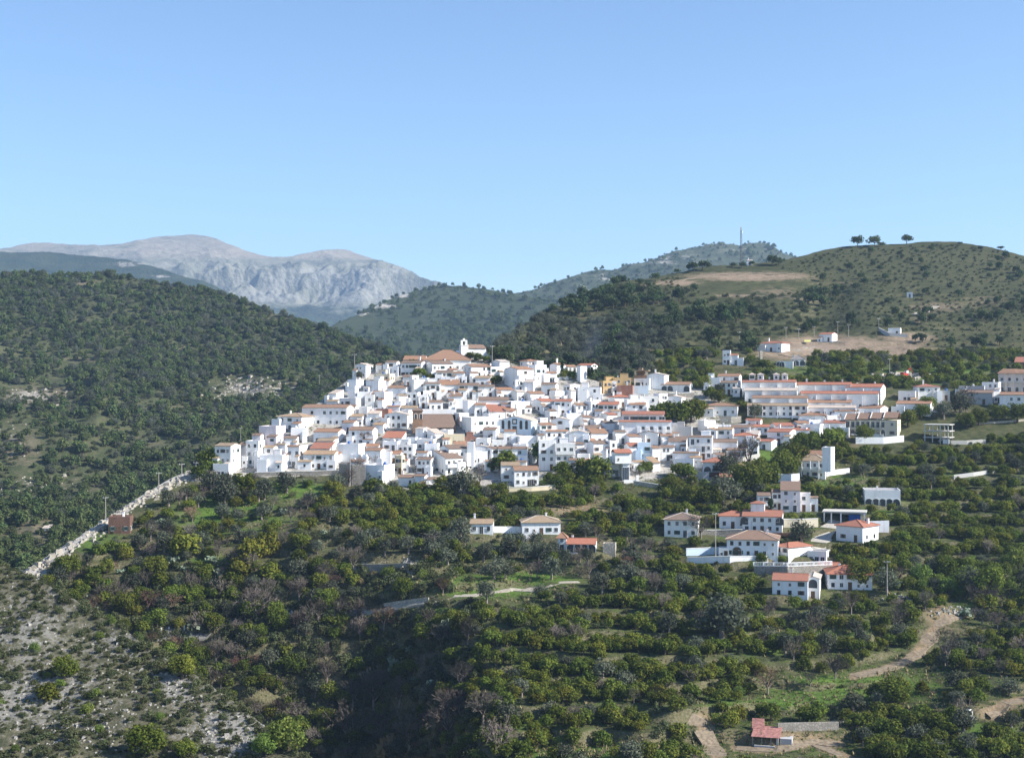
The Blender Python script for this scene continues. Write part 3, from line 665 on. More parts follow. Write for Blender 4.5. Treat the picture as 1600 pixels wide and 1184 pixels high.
# ------------------------------------------------------------------ the village, read house by house: x0 x1 top base yaw roof tile options
VILLAGE = '''
336 376 697 742 14 g t w=3 found=5
333 368 727 747 8 f t w=4 nodoor
364 377 711 728 10 f t n
375 387 695 728 5 s b c=grey n
384 414 691 729 10 f t w=2 st=3
405 446 668 697 12 f t c=pink n
394 412 680 702 4 g b n
412 434 699 724 7 g t w=1
406 452 713 739 8 f t w=2 st=1
430 453 696 714 8 p t w=2
449 479 699 731 14 p o w=3
434 494 651 674 24 h t w=3 d=10
472 553 637 666 9 g o w=7 d=9
552 555 637 650 9 f o n
513 537 615 630 22 s w n
510 532 627 637 0 g t n
530 570 624 648 11 f t w=3
543 568 595 612 20 f t n
543 560 606 624 18 f t n
572 607 597 617 18 f t n
555 583 570 591 6 e w w=3 st=2 d=9
602 625 566 586 3 g b w=3
626 666 567 590 3 g b w=5 d=7
587 603 570 584 14 g o n
664 708 568 592 -12 g b w=5 arch=1
584 617 586 607 4 f b c=beige arch=1 w=3
681 709 582 600 5 g b w=3
708 727 583 600 3 g o w=2 B=1
689 713 591 603 3 f b n
639 664 595 620 -15 f b w=2
664 689 600 622 0 p b w=3 B=1
686 718 601 618 0 s o w=3
585 613 614 643 18 f b w=2
606 641 606 622 0 g o n
570 588 619 643 0 f b w=1
619 637 618 636 -12 g t w=2
634 657 615 634 0 f t w=2
655 669 619 638 4 f t w=1
671 692 628 642 0 g b w=2
702 723 619 638 0 g b n
574 598 646 664 0 s w w=2
588 613 641 660 4 f r c=redbrown w=2
601 647 648 670 8 e w w=4
626 645 643 660 10 f w w=2
660 713 642 656 0 f w n
490 540 675 694 9 g o w=4
545 590 672 697 4 g b w=3
495 529 689 703 3 g t w=3
484 524 701 714 2 s r w=2
474 531 710 734 4 g t w=5
527 572 696 724 10 f t n found=2
570 603 704 732 4 g o n
570 617 729 758 17 f t n
598 613 708 728 0 f t n
617 633 714 741 14 f t c=cream w=2
598 626 692 705 0 f t w=2
621 651 697 718 0 f t w=3
598 635 684 697 0 s r w=2
634 653 686 699 0 f t n
622 651 746 760 0 g b w=3 ch
648 669 744 764 4 g b w=2
667 688 749 767 3 g b w=2
651 680 718 741 3 g b w=3
678 723 716 743 -22 s b w=3 B=1 long=s
686 734 701 733 -15 g b w=4
730 742 693 731 8 f b n
740 763 698 717 4 e w n
741 762 707 726 0 f w w=2
760 781 701 724 -22 g b w=2
778 804 701 725 3 g b w=2 B=1 long=s
694 726 681 698 0 f o c=cream w=3
651 684 688 704 0 f o w=3
667 694 677 694 -26 s w n
649 672 670 688 20 g w w=2
723 743 685 697 0 f o c=redbrown w=2
721 776 654 682 -17 f t w=4
756 778 653 671 0 f t w=4
769 787 690 705 0 f t w=2
788 806 674 692 0 g o w=2
768 796 565 592 -26 g w n
723 769 573 598 -16 g o w=4 st=3
761 784 575 594 -10 f o w=2
788 834 577 611 -28 g o w=1
812 844 564 584 -20 h o w=3
826 854 572 600 -20 f o w=2
849 870 583 599 -14 g o arch=1 w=3
819 839 597 617 20 s w n
800 820 595 613 -12 f w w=1
717 749 602 621 3 g b w=4
748 773 604 622 0 g b w=2
770 802 609 625 -8 g o w=3
800 820 612 628 -22 g w w=2
818 851 615 631 -16 g o w=3
723 743 628 648 -22 f w n
742 759 633 649 0 s o w=2
748 795 625 643 0 g b w=4
791 828 629 646 -8 f b w=3
831 866 627 645 -22 g r w=2
757 802 643 657 -6 s r w=4
782 806 641 655 -18 g o w=2
800 822 633 648 -14 f t w=2
859 884 570 594 -25 g o w=1
878 902 573 592 -20 g o w=2
901 917 574 597 -32 f o n
902 934 571 590 22 g r w=1
880 906 601 625 -22 e w w=1
903 940 607 626 3 f w w=2
936 962 597 615 -10 f t c=ochre w=3
958 986 592 611 0 f t c=ochre w=5
964 990 604 622 4 f t c=redbrown n
866 896 627 650 6 g r w=3
893 918 633 652 -14 g o w=2
913 936 629 652 -26 f o w=2
934 968 632 653 3 g r w=4
950 987 620 637 -12 h r w=3
879 908 648 666 -8 f w n
851 870 642 659 -22 g b w=2
903 926 652 669 -20 g b w=2
921 944 654 671 -16 e w w=1
940 964 648 664 -24 g r w=2
961 986 653 672 6 e w w=2
836 856 655 670 -24 f t w=2
861 894 656 677 10 e w w=1
838 864 664 684 -10 g o w=2
845 887 675 695 -6 p o w=4
889 921 676 697 4 e w n
904 942 669 686 -6 g b w=3
917 950 677 695 -8 s o w=3
841 869 690 735 -3 f t w=2 st=4 plain
867 899 695 737 0 f t c=white B=1 long=s w=3
889 913 694 714 -8 g b w=2
902 922 712 735 5 f t w=1
917 952 693 725 -14 g b w=3 st=2
945 964 691 724 -20 f t w=1
824 845 706 724 -16 p w w=2
800 824 701 726 0 g b w=1 B=1 long=s
848 868 668 682 -20 f t w=2
806 838 684 700 -6 f t w=2
838 850 680 700 -18 g b w=1
958 979 654 671 14 e w w=1
973 997 668 686 -16 g b w=2
939 960 661 678 -12 g b w=2
957 978 675 694 -8 g b w=2
975 1004 682 698 -12 g o w=2
999 1032 677 695 8 e b w=1
1029 1054 681 697 -6 g o w=2
975 1017 697 720 -6 g r w=3
996 1017 694 722 0 f t c=bluish B=1 long=i w=2
1012 1032 700 724 -18 g o w=1
1029 1054 699 720 -6 g b w=3
939 962 700 724 -20 g b w=2
953 969 715 744 2 f t w=2
1052 1094 709 728 3 p b w=3
1054 1087 719 733 8 f t w=2
1044 1074 690 706 5 s b w=2
1077 1114 684 718 3 p b w=4 B=1 long=i st=3
1098 1126 672 694 16 e t w=2
1121 1147 671 694 8 g t w=2 st=2
1110 1153 691 711 3 g b w=3 G=1
1137 1165 703 716 0 g b w=4
1161 1186 692 714 6 f t w=3
1182 1216 690 704 22 g r w=1
1199 1246 675 695 18 g r w=1
1164 1188 679 692 10 s w w=2
1090 1118 659 679 -20 f t w=2
1165 1191 657 668 8 g r w=2
1143 1177 668 680 0 g b w=3
1171 1202 667 679 0 g r w=3
1202 1241 665 678 -10 g r w=4
1238 1264 661 676 -14 g o w=3
1046 1082 669 688 3 f g c=grey n
1144 1186 681 697 5 h r w=3
998 1028 621 642 -3 f t w=2
1021 1043 617 636 -22 f t w=3
1040 1071 621 634 14 e w w=2
975 1002 626 649 -6 f t w=2
984 1009 632 652 0 g o w=2
1009 1045 586 609 14 e w w=1
1033 1083 601 613 8 g o w=5 arch=1
986 1013 605 616 0 f t c=bluish n
1103 1126 592 609 3 f t w=2
1121 1159 588 608 8 g o w=5
1126 1153 598 617 3 g b w=3 st=2
1102 1154 634 650 3 h o w=4
1284 1308 651 664 -20 f t w=2
1287 1323 661 679 5 g r w=3
1254 1288 665 684 14 f t w=4
1239 1265 672 686 -4 g r w=2
1257 1282 658 672 -14 f t w=2
1249 1290 649 664 5 h o w=4
1304 1337 642 657 3 h o w=3
1342 1388 638 653 20 g o w=3
1404 1432 613 629 5 f t w=4
1427 1468 604 626 -6 h r w=3 st=2
1462 1484 612 626 0 f t c=concrete w=2
1401 1458 631 649 8 g o w=3
1499 1540 605 622 5 f t c=grey n
1499 1553 614 632 5 g b c=grey w=2
1546 1564 614 630 -18 f t w=2
1535 1564 599 618 10 f t w=3
1563 1612 617 643 4 g o w=4
'''
for ln in VILLAGE.strip().splitlines():
    f = ln.split(); v = [float(t) for t in f[:5]]; v[4] += (-7 if v[4] <= -6 else 0) + (13 if v[4] >= 0 and v[0] < 655 and v[1] - v[0] < 45 else 8 if v[4] >= 0 and v[0] < 655 else 0); house(*v, f[5], f[6], ' '.join(f[7:]))
# ------------------------------------------------------------------ landmarks of the village, each built by itself
def spot(x0, x1, yb, Dp, yaw=0, layers=('hillside_ground', 'right_hill')):
    """footprint frame from the picture base line: (root location, rotation, metres per pixel, distance)"""
    p = anchor_at(x0, x1, yb, layers); Df = p.y; xc = (x0 + x1) / 2; az = math.atan((xc - CX) / FPX)
    x = (xc - CX) / FPX * Df + Dp / 2 * math.sin(az); y = Df + Dp / 2 * math.cos(az)
    return (x, y, (CY - yb) / FPX * Df), -az - R(yaw), Df / FPX, Df
def special(name, label, cat, x0, x1, yt, yb, Dp, yaw=0, group=None, layers=('hillside_ground', 'right_hill')):
    loc, rz, mpp, Df = spot(x0, x1, yb, Dp, yaw, layers)
    o = empty(name, loc, rz); tag(o, label, cat, group)
    FOOT.append((loc[0], loc[1], max((x1 - x0) * mpp, Dp) / 2 + .5)); PROTECT.append((x0, yt, x1, yb, Df))
    HOUSES.append((o, (x1 - x0) * mpp, Dp, (yb - yt) * mpp, x0, x1, yt, yb))
    return o, (x1 - x0) * mpp, (yb - yt) * mpp, mpp

# brick church: square tower with a low cap, long tiled nave
o, W, H, m = special('church', 'old brown brick church with a square tower and a long tiled nave roof', 'church', 645, 712, 636, 676, 12)
b = MB(); x0, x1 = -W/2 + 15 * m, W/2; hn = 9 * m
b.box(x0, x1, -6, 6, -4, hn); b.poly([(x1, -6, hn), (x1, 6, hn), (x1, 1, hn + 4.4)]); b.poly([(x0, 6, hn), (x0, -6, hn), (x0, 1, hn + 4.4)])
b.poly([(x1, 6, hn), (x0, 6, hn), (x0, 1, hn + 4.4), (x1, 1, hn + 4.4)]); b.build('nave', M['church_brick'], o)
r = MB(); z = hn + .2; roof_slab(r, [(x0 - .2, -6.5, z - .35), (x1 + .3, -6.5, z - .35), (x1 - 1.2, 1, z + 4.4), (x0 - .2, 1, z + 4.4)]); roof_slab(r, [(x1 + .3, 6.5, z - .35), (x0 - .2, 6.5, z - .35), (x0 - .2, 1, z + 4.4), (x1 - 1.2, 1, z + 4.4)])
r.build('roof', M['tb'], o)
t = MB(); tx0, tx1 = -W/2, -W/2 + 15 * m - .02; th = 33 * m; t.box(tx0, tx1, -7.2, -7.2 + (tx1 - tx0), -4, th); t.box(tx0 - .2, tx1 + .2, -7.4, -7 + (tx1 - tx0), th, th + .3)
tw = t.build('tower', M['church_brick'], o)
c = MB(); cx, cyy = (tx0 + tx1) / 2, -7.2 + (tx1 - tx0) / 2; e = (tx1 - tx0) / 2 + .35
for a, bb in (((-e, -e), (e, -e)), ((e, -e), (e, e)), ((e, e), (-e, e)), ((-e, e), (-e, -e))):
    roof_slab(c, [(cx + a[0], cyy + a[1], th + .5), (cx + bb[0], cyy + bb[1], th + .5), (cx, cyy, th + 1.5)], .18)
c.build('tower_roof', M['tb'], tw)
for k in range(2): link_mesh('belfry_opening', arch_mesh(.9, 1.9, 'belfry_opening', 'iron') if k == 0 else bpy.data.meshes['belfry_opening'], tw, (cx + (k - .5) * 1.9 + .3, -7.21, th - 2.6), 0)
for k in range(3): put(o, 'window', x0 + 2.5 + 4.2 * k, -6.0, hn * .45, 0)

# hall with shade put into its bluish wall colour, tall arched windows, clock panel
o, W, H, m = special('village_hall', 'wide pale hall with a low gable, four tall arched windows and a square panel', 'hall', 785, 839, 657, 678, 11, 19)
house_shell(W, 11, H, 'e', 'w', 'bluish', o, .24)
for u in (-.36, -.17, .19, .36): put(o, 'tall_window', u * W, -5.5, H * .36, 0)
b = MB(); b.box(-.9, .9, -5.58, -5.5, H * .72, H * .72 + 2.0, 0); b.box(-.55, .55, -5.64, -5.582, H * .72 + .45, H * .72 + 1.55, 1); b.build('clock_panel', [M['glass_dark'], M['frame_white']], o, (.02 * W - .3, 0, 0))
b = MB(); b.box(-.85, .85, -5.56, -5.5, H * .05, H * .6, 0); b.box(-1.0, -.85, -5.6, -5.5, H * .05, H * .62, 1); b.box(.85, 1.0, -5.6, -5.5, H * .05, H * .62, 1); b.build('door', [M['glass_dark'], M['frame_white']], o, (.02 * W - .3, 0, 0))

# hilltop chapel
o, W, H, m = special('hilltop_chapel', 'bright white chapel with a bell gable on top of the village hill', 'chapel', 712, 764, 532, 561, 9, -16)
house_shell_root = o
b = MB(); cx = .06 * W
b.box(-.22 * W, .34 * W, -4, 4, -4, 17 * m); b.poly([(.34 * W, -4, 17 * m), (.34 * W, 4, 17 * m), (.34 * W, 0, 17 * m + 1.5)]); b.poly([(-.22 * W, 4, 17 * m), (-.22 * W, -4, 17 * m), (-.22 * W, 0, 17 * m + 1.5)])
b.build('wall', M['white'], o)
r = MB(); z = 17 * m + .17
for s in (-1, 1):
    p = [(-.22 * W - .1, s * 4.4, z - .15), (.34 * W + .1, s * 4.4, z - .15), (.34 * W + .1, 0, z + 1.5), (-.22 * W - .1, 0, z + 1.5)]
    roof_slab(r, p if s < 0 else p[::-1])
r.build('roof', M['tb'], o)
b = MB(); bx = -.24 * W - 1.2; b.box(bx - 1.5, bx + 1.5, -4.4, -1.4, -4, 21 * m); b.box(bx - 1.7, bx + 1.7, -4.6, -1.2, 21 * m, 21 * m + .25)
for s in (-1, 1): b.box(bx + s * 1.0 - .35, bx + s * 1.0 + .35, -3.4, -2.4, 21 * m + .25, 21 * m + 1.9)
b.box(bx - 1.35, bx + 1.35, -3.4, -2.4, 21 * m + 1.9, 21 * m + 2.3); b.box(bx - .4, bx + .4, -3.3, -2.5, 21 * m + 2.3, 21 * m + 3.0)
tw = b.build('bell_gable', M['white'], o)
b = MB(); b.bar((bx, -2.9, 21 * m + .9), (bx, -2.9, 21 * m + 1.5), .45, .18, 8); b.build('bell', M['iron'], tw)
b = MB(); b.hull8([(.34 * W, -4, -4), (.46 * W, -4, -4), (.46 * W, -3, -4), (.34 * W, -3, -4), (.341 * W, -4, 14 * m), (.35 * W, -4, 14 * m), (.35 * W, -3, 14 * m), (.341 * W, -3, 14 * m)]); b.build('buttress', M['white'], o)
b = MB(); b.hull8([(-.5 * W, -3.6, -4), (bx - 1.52, -3.6, -4), (bx - 1.52, 3.5, -4), (-.5 * W, 3.5, -4), (-.5 * W, -3.6, 6 * m), (bx - 1.52, -3.6, 14 * m), (bx - 1.52, 3.5, 14 * m), (-.5 * W, 3.5, 6 * m)]); b.build('side_wing', M['white'], o)
put(o, 'window', -.36 * W, -3.62, 2.0, 0)
b = MB(); b.box(.36 * W, .5 * W, -4.6, -4.2, -4, 7 * m); b.build('courtyard_wall', M['white'], o)

# large orange-roofed building on the hilltop
house(662, 736, 562, 580, 0, 'h', 'o', 'd=16 w=9 st=1 ch pitch=.5', 'large_hall', None, 'largest hilltop building with a broad orange hip roof just left of the chapel')
house(630, 669, 562, 574, 8, 'g', 'o', 'd=10 w=8 st=1 ch', 'long_wing', None, 'low wing with a sloping orange roof, left of the broad orange hip roof')

# long building with projecting balcony bays
o, W, H, m = special('balcony_block', 'long white block with a red-edged upper storey and balcony bays, right of the village centre', 'apartment block', 967, 1049, 660, 690, 9)
house_shell(W, 9, H, 'p', 'r', 'white', o)
b = MB(); b.box(-.44 * W, .36 * W, -2.5, 4.4, H + .034, H + 3.0); up = b.build('upper_storey', M['pink'], o)
r = MB(); roof_slab(r, [(-.45 * W, -3.4, H + 2.95), (.38 * W, -3.4, H + 2.95), (.38 * W, 1, H + 4.0), (-.45 * W, 1, H + 4.0)]); roof_slab(r, [(.38 * W, 4.9, H + 3.0), (-.45 * W, 4.9, H + 3.0), (-.45 * W, 1, H + 4.0), (.38 * W, 1, H + 4.0)]); r.build('roof', M['tr'], up)
for k in range(5): put(up, 'window', -.36 * W + k * .17 * W, -2.5, H + .9, 0, None, 2.0, 1.0)
bay = MB(); bay.box(-.6, .6, -1.3, 0, 0, H - 1.6); bme = bay.mesh('bay', M['white'])
for k in range(4):
    link_mesh('bay', bme, o, (-.12 * W + k * .16 * W, -4.5, 0), 0)
    for zz in (.12, .5):
        put(o, 'balcony_door', -.04 * W + k * .16 * W, -4.5, zz * H, 0)
        link_mesh('balcony', BAL[0], o, (-.04 * W + k * .16 * W, -4.5, zz * H), 0)

# cream apartment block with saw-tooth tiled roof and arcaded balconies
o, W, H, m = special('cream_apartment_block', 'cream apartment block with a jagged brown roof and arcaded balconies', 'apartment block', 1324, 1404, 656, 682, 10, 8)
b = MB(); b.box(-W/2, W/2, -5, 5, -4, H); b.build('wall', M['beige'], o)
r = MB(); n = 4
for k in range(n):
    xa = -W/2 + k * W / n - .2; xb = xa + W / n + (.3 if k == n - 1 else 0.0)
    z0 = H + .17 + .25 * k
    roof_slab(r, [(xa, -5.6, z0 - .1), (xb, -5.6, z0 - .1), (xb, 0, z0 + 2.0), (xa, 0, z0 + 2.0)]); roof_slab(r, [(xb, 5.5, z0 - .1), (xa, 5.5, z0 - .1), (xa, 0, z0 + 2.0), (xb, 0, z0 + 2.0)])
    r.bar((xa, -5.6, z0 + .0), (xa, 0, z0 + 2.1), .16, sides=4, m=1)
r.build('roof', [M['tb'], M['cap_white']], o)
wide = W * .74
for k in range(8):
    u = -W/2 + 1.0 + (wide - 1.2) * k / 7
    put(o, 'wide_arch' if k % 2 else 'window', u, -5.0, .35, 0, None, .62 if k % 2 else 1.0, .95)
    put(o, 'balcony_door', u, -5.0, H * .56, 0)
    if k % 2 == 0:
        b = MB(); b.box(-.15, .15, -1.2, -.9, 0, H * .95); b.build('pillar', M['beige'], o, (u + .9, -5.0, 0))
bme = balcony_mesh(wide, False); link_mesh('balcony', bme, o, (-.13 * W, -5.0, H * .5), 0)
bme = balcony_mesh(wide, True); link_mesh('balcony', bme, o, (-.13 * W, -5.0, .05), 0)
for k in range(2):
    put(o, 'window', W * .40, -5.0, .9 + k * H * .5, 0)
for k in range(2):
    for j in range(2): put(o, 'window', W/2, -2.5 + 4 * j, .9 + k * H * .5, math.pi / 2)

# stepped apartment rows: each row its own building with a tiled edge
def row(x0, x1, yt, yb, yaw, rc, nw, label, d=6, st=1, opts=''):
    PROTECT.append((x0, yt - 6, x1, yb, 600))
    a = house(x0, x1, yt, yb, yaw, 'g', rc, f'd={d} w={nw} st={st} nodoor pitch=.26 plain {opts}', 'terrace_row', None, label, 'apartment row', 'stepped rows of the apartment complex')
    n = max(2, int(a[1] / 5.5)); b = MB(); b.box(-.12, .12, -1.5, 0, -2, a[3] * .9); me = b.mesh('party_wall', M['white'])
    for k in range(n + 1): link_mesh('party_wall', me, a[0], (-a[1] / 2 + .2 + (a[1] - .4) * k / n, -a[2] / 2, 0))
    pm = balcony_mesh(a[1] * .98, True); link_mesh('terrace_parapet', pm, a[0], (0, -a[2] / 2 - .42, .02)).scale = (1, .95, .75)
    for k in range(n):
        if rng.random() < .5: link_mesh('chimney', rng.choice(CHM), a[0], (-a[1] / 2 + (k + .5) * a[1] / n, .6, a[3] + .6))
    return a
row(1168, 1262, 634, 652, 2, 't', 9, 'lowest white apartment row of the left stepped complex with a tan roof edge', st=2)
row(1176, 1262, 622, 640, 2, 'o', 7, 'second lowest row of the left stepped apartment complex, orange roof edge')
row(1164, 1246, 610, 632, 2, 'w', 6, 'third row up of the left stepped apartment complex, pale roof edge', opts='B=1 long=s')
a = row(1160, 1244, 597, 622, 3, 'r', 7, 'topmost row of the left stepped apartment complex, carrying four small roof turrets')
for px in (1175, 1188, 1213, 1226):
    W_ = a[1]; u = (px - 1202) / 84 * W_
    b = MB(); b.box(-1.1, 1.1, -1.1, 1.1, 0, 2.3); tt = b.build('turret', M['white'], a[0], (u, .5, a[3] + .6))
    c = MB()
    for p, q in (((-1.4, -1.4), (1.4, -1.4)), ((1.4, -1.4), (1.4, 1.4)), ((1.4, 1.4), (-1.4, 1.4)), ((-1.4, 1.4), (-1.4, -1.4))): roof_slab(c, [(*p, 2.42), (*q, 2.42), (0, 0, 3.1)], .12)
    c.build('turret_roof', M['tw'], tt); put(tt, 'window', 0, -1.1, .8, 0)
row(1240, 1337, 637, 652, 2, 'w', 9, 'lowest row of the right stepped apartment complex with dark openings', opts='G=1')
row(1232, 1330, 629, 643, 2, 'o', 8, 'orange-edged row above the lowest one of the right stepped complex')
row(1252, 1372, 615, 640, 3, 'r', 11, 'broad middle row of the right stepped apartment complex with red edge', opts='B=1')
row(1246, 1330, 601, 620, 3, 'r', 8, 'topmost row of the right stepped apartment complex under a red roof')
row(1322, 1383, 605, 630, 10, 'r', 5, 'right end block of the stepped complex with a bright side wall and red roof', d=9)

# canopied tower
o, W, H, m = special('canopied_tower', 'white tower with an open brick top under a flat tan canopy', 'tower', 992, 1012, 577, 606, 5, 8)
b = MB(); b.box(-W/2, W/2, -2.5, 2.5, -4, 15 * m); b.build('wall', M['white'], o)
b = MB(); b.box(-W/2 + .1, W/2 - .1, -2.3, 2.3, 15 * m, 20 * m); b.build('brick_parapet', M['church_brick'], o)
for sx in (-1, 1):
    for sy in (-1, 1):
        b = MB(); b.box(-.2, .2, -.2, .2, 0, 6.5 * m); b.build('post', M['beige'], o, (sx * (W/2 - .4), sy * 2.0, 20 * m))
b = MB(); b.box(-W/2 + 1, W/2 - 1.2, -.6, 1.9, 20 * m, 26 * m); b.build('core', M['church_brick'], o)
b = MB(); b.box(-W/2 - .6, W/2 + .7, -3.1, 3.1, 26.5 * m, 26.5 * m + .35); b.box(-1, .6, -1, 1, 26.5 * m + .35, 26.5 * m + 1.2); b.build('canopy', M['tt'], o)
put(o, 'window', -.2 * W, -2.5, 1.0, 0); put(o, 'window', .2 * W, -2.5, 1.0, 0)

# slim tower house with louvres
o, W, H, m = special('slim_tower_house', 'slim white tower house with tall louvred openings and a red-edged top block', 'house', 958, 984, 705, 752, 6, -12)
b = MB(); b.box(-W * .02, W * .4, -2.5, 3, -4, 30 * m); b.build('shaft', M['white'], o)
b = MB(); b.box(-W/2, W/2, -3.1, 3, 28 * m, 45 * m); b.build('upper_block', M['white'], o)
r = MB(); roof_slab(r, [(-W/2 - .2, -3.6, 45 * m), (W/2 + .2, -3.6, 45 * m), (W/2 + .2, 0, 45 * m + 1.1), (-W/2 - .2, 0, 45 * m + 1.1)]); roof_slab(r, [(W/2 + .2, 3.3, 45 * m), (-W/2 - .2, 3.3, 45 * m), (-W/2 - .2, 0, 45 * m + 1.1), (W/2 + .2, 0, 45 * m + 1.1)]); r.build('roof', M['tr'], o)
for k in range(3):
    b = MB(); b.box(-.28, .28, -2.56, -2.5, 2 * m, 22 * m); b.build('louvre', M['glass_dark'], o, (W * (.05 + .13 * k), 0, 0))
put(o, 'window', -W * .3, -3.1, 33 * m, 0)
b = MB(); b.box(-W * .02, W * .85, -4.5, -4.1, -3, 3 * m); b.box(W * .72, W * .88, -4.7, -3.9, -3, 10 * m); b.build('garden_wall', M['white'], o)

# bare concrete frame
o, W, H, m = special('concrete_frame', 'bare unfinished concrete building frame with open floors', 'building frame', 1447, 1486, 663, 693, 8, 12)
for ix in range(4):
    for iy in range(2):
        b = MB(); b.box(-.16, .16, -.16, .16, -4, H - .2); b.build('column', M['concrete'], o, (-W/2 + .4 + (W - .8) * ix / 3, -3.6 + 7.2 * iy, 0))
for k in range(3):
    b = MB(); zz = H * (k + 1) / 3 - .25; b.box(-W/2 - .1, W/2 + .3, -4, 4, zz, zz + .25); b.build('floor_slab', M['concrete'], o)
b = MB(); b.hull8([(-1, -2, 0), (0.2, -2, 0), (.2, 0, 0), (-1, 0, 0), (1.8, -2, H/3 - .26), (3, -2, H/3 - .26), (3, 0, H/3 - .26), (1.8, 0, H/3 - .26)]); b.build('stair', M['concrete'], o)
b = MB(); b.box(W/2 - 2.2, W/2 + .2, -3.42, -3.3, .0, 1.6); b.build('infill_wall', M['white'], o)

# upper right edge house on columns
o, W, H, m = special('columned_house', 'brick-toned hillside house on tall pale columns at the right edge', 'house', 1562, 1618, 583, 614, 9, 4)
b = MB(); b.box(-W/2, W/2, -3, 4.5, -4, H); b.build('wall', M['pink'], o)
r = MB(); roof_slab(r, [(-W/2 - .4, -4.6, H), (0, -4.6, H), (-.1 * W, -1.5, H + 1.8), (-.38 * W, -1.5, H + 1.8)]); roof_slab(r, [(0, -4.6, H), (W/2 + .4, -4.6, H), (W/2 + .4, 0, H + 1.2), (-.1 * W, -1.5, H + 1.8)]); r.build('roof', M['to'], o)
for k in range(6):
    b = MB(); b.box(-.17, .17, -.17, .17, -4, H - .1); b.build('column', M['beige'], o, (-W/2 + .3 + (W - .6) * k / 5, -4.2, 0))
for k in range(5): put(o, 'window', -.4 * W + .2 * W * k, -3, H * .62, 0); put(o, 'balcony_door', -.4 * W + .2 * W * k, -3, .2, 0)
b = MB(); b.box(-W/2, W/2, -4.4, -3.02, H * .5, H * .5 + .2); b.build('gallery_floor', M['beige'], o)
house(1586, 1622, 566, 582, 4, 's', 'r', 'c=redbrown w=3', label='red-brown lean-to house at the top of the cluster on the right edge')

# ------------------------------------------------------------------ houses on the hill behind
HILL = [
 (1188, 1234, 536, 550, 24, 'h', 'r', 'w=3 st=1', 'white hillside bungalow with a red hip roof above the stepped apartments'),
 (1280, 1308, 522, 534, 20, 'g', 'r', 'w=2 st=1', 'small white bungalow with a red roof on a pale slab, high on the slope'),
 (1388, 1408, 514, 524, 6, 'f', 't', 'w=2 st=1 plain', 'small white flat-roofed hut on the upper right slope'),
 (1129, 1142, 549, 570, 3, 'f', 't', 'w=2 plain', 'narrow white flat-topped house, left half of the pair on the dark slope'),
 (1141, 1154, 555, 570, 4, 'g', 'r', 'w=2 plain', 'red-roofed white house, right half of the pair on the dark slope'),
 (1152, 1162, 561, 572, 4, 'f', 't', 'n plain', 'low white annexe at the foot of the pair on the dark slope'),
 (1236, 1258, 561, 572, 3, 'h', 'g', 'arch=1 w=4 st=1 plain pitch=.6', 'villa with a steep grey pyramid roof and arches on the hill slope'),
 (1214, 1240, 566, 574, 3, 'f', 't', 'arch=1 w=5 st=1 plain', 'low white arcaded wing left of the grey pyramid roof'),
 (1166, 1176, 407, 415, -8, 'g', 'w', 'w=1 st=1 plain', 'tiny white hermitage on the ridge beside the tall mast'),
 (1417, 1426, 458, 465, 0, 'f', 't', 'w=1 st=1 plain', 'tiny white hut alone on the upper right hill')]
for h in HILL: house(*h[:8], label=h[8], group='houses scattered on the hill behind'); PROTECT.append((h[0], h[2], h[1], h[3] + 4, 900))

# ------------------------------------------------------------------ villas below the village
def villa(*a, **k):
    g = k.pop('grp', 'villas among the orchards below the village')
    hv = house(*a[:8], label=a[8], cat='villa', group=g, name='villa', layers=('hillside_ground',), **k)
    PROTECT.append((a[0] - 2, a[2] - 6, a[1] + 2, a[3] - 5, hv[0].location.y - 5))
    return hv
villa(1098, 1142, 722, 741, 5, 'h', 'r', 'w=3 arch=1 ch', 'white villa with a red hip roof over a brick fence, below the village')
villa(1124, 1158, 746, 762, 3, 'g', 'r', 'w=3 st=1', 'low white house with a long red roof, left of a smaller red hip roof')
villa(1154, 1182, 745, 763, 6, 'h', 'r', 'w=2 st=1', 'small red hip-roofed white house at the right end of the low pair')
villa(1254, 1304, 711, 738, 14, 'g', 'o', 'w=2 d=8', 'upper part of the columned villa with an orange roof and a blank white end wall')
a = villa(1237, 1298, 720, 748, 14, 'h', 't', 'w=5 d=8 pitch=.42 B=1 long=s', 'columned villa with a pale tan hip roof and a long first-floor balcony')
for k in range(4):
    b = MB(); b.box(-.16, .16, -.16, .16, 0, a[3]); b.build('column', M['white'], a[0], (-a[1] * .42 + a[1] * .25 * k, -a[2] / 2 - 1.25, 0))
villa(1285, 1304, 701, 716, 18, 'f', 't', 'n plain d=4', 'blank white rooftop block at the right end of the columned villa', dist=470)
villa(1220, 1250, 766, 800, 0, 's', 'b', 'w=2 st=3 c=pink d=8', 'tall pinkish white house with a brown lean-to roof, stepping down to the right')
villa(1246, 1266, 773, 799, 0, 'f', 'b', 'w=1 st=2 plain', 'middle step of the pinkish stepped house, with a blank sloping side')
villa(1263, 1278, 779, 799, 0, 'p', 'b', 'w=1 st=1', 'lowest right step of the pinkish stepped house with a brown tile edge')
villa(1206, 1223, 769, 797, 0, 'g', 'b', 'w=2 B=1 long=s', 'left balcony wing of the pinkish stepped house')
villa(1182, 1204, 774, 801, -6, 'g', 'b', 'w=2', 'narrow white house with a brown roof beside the dark cypress')
a = villa(1124, 1168, 806, 826, 3, 'h', 'r', 'w=3', 'white villa with a bright red hip roof, left of the twin-arched house')
a = villa(1160, 1224, 807, 833, 3, 'g', 'r', 'w=5 d=9', 'white house with a red roof and brown arched porches at both ends')
b = MB(); b.box(-2, 2, -1.6, 1.6, 0, 2.6); tt = b.build('turret', M['white'], a[0], (-1.5, .3, a[3] + .9))
c = MB()
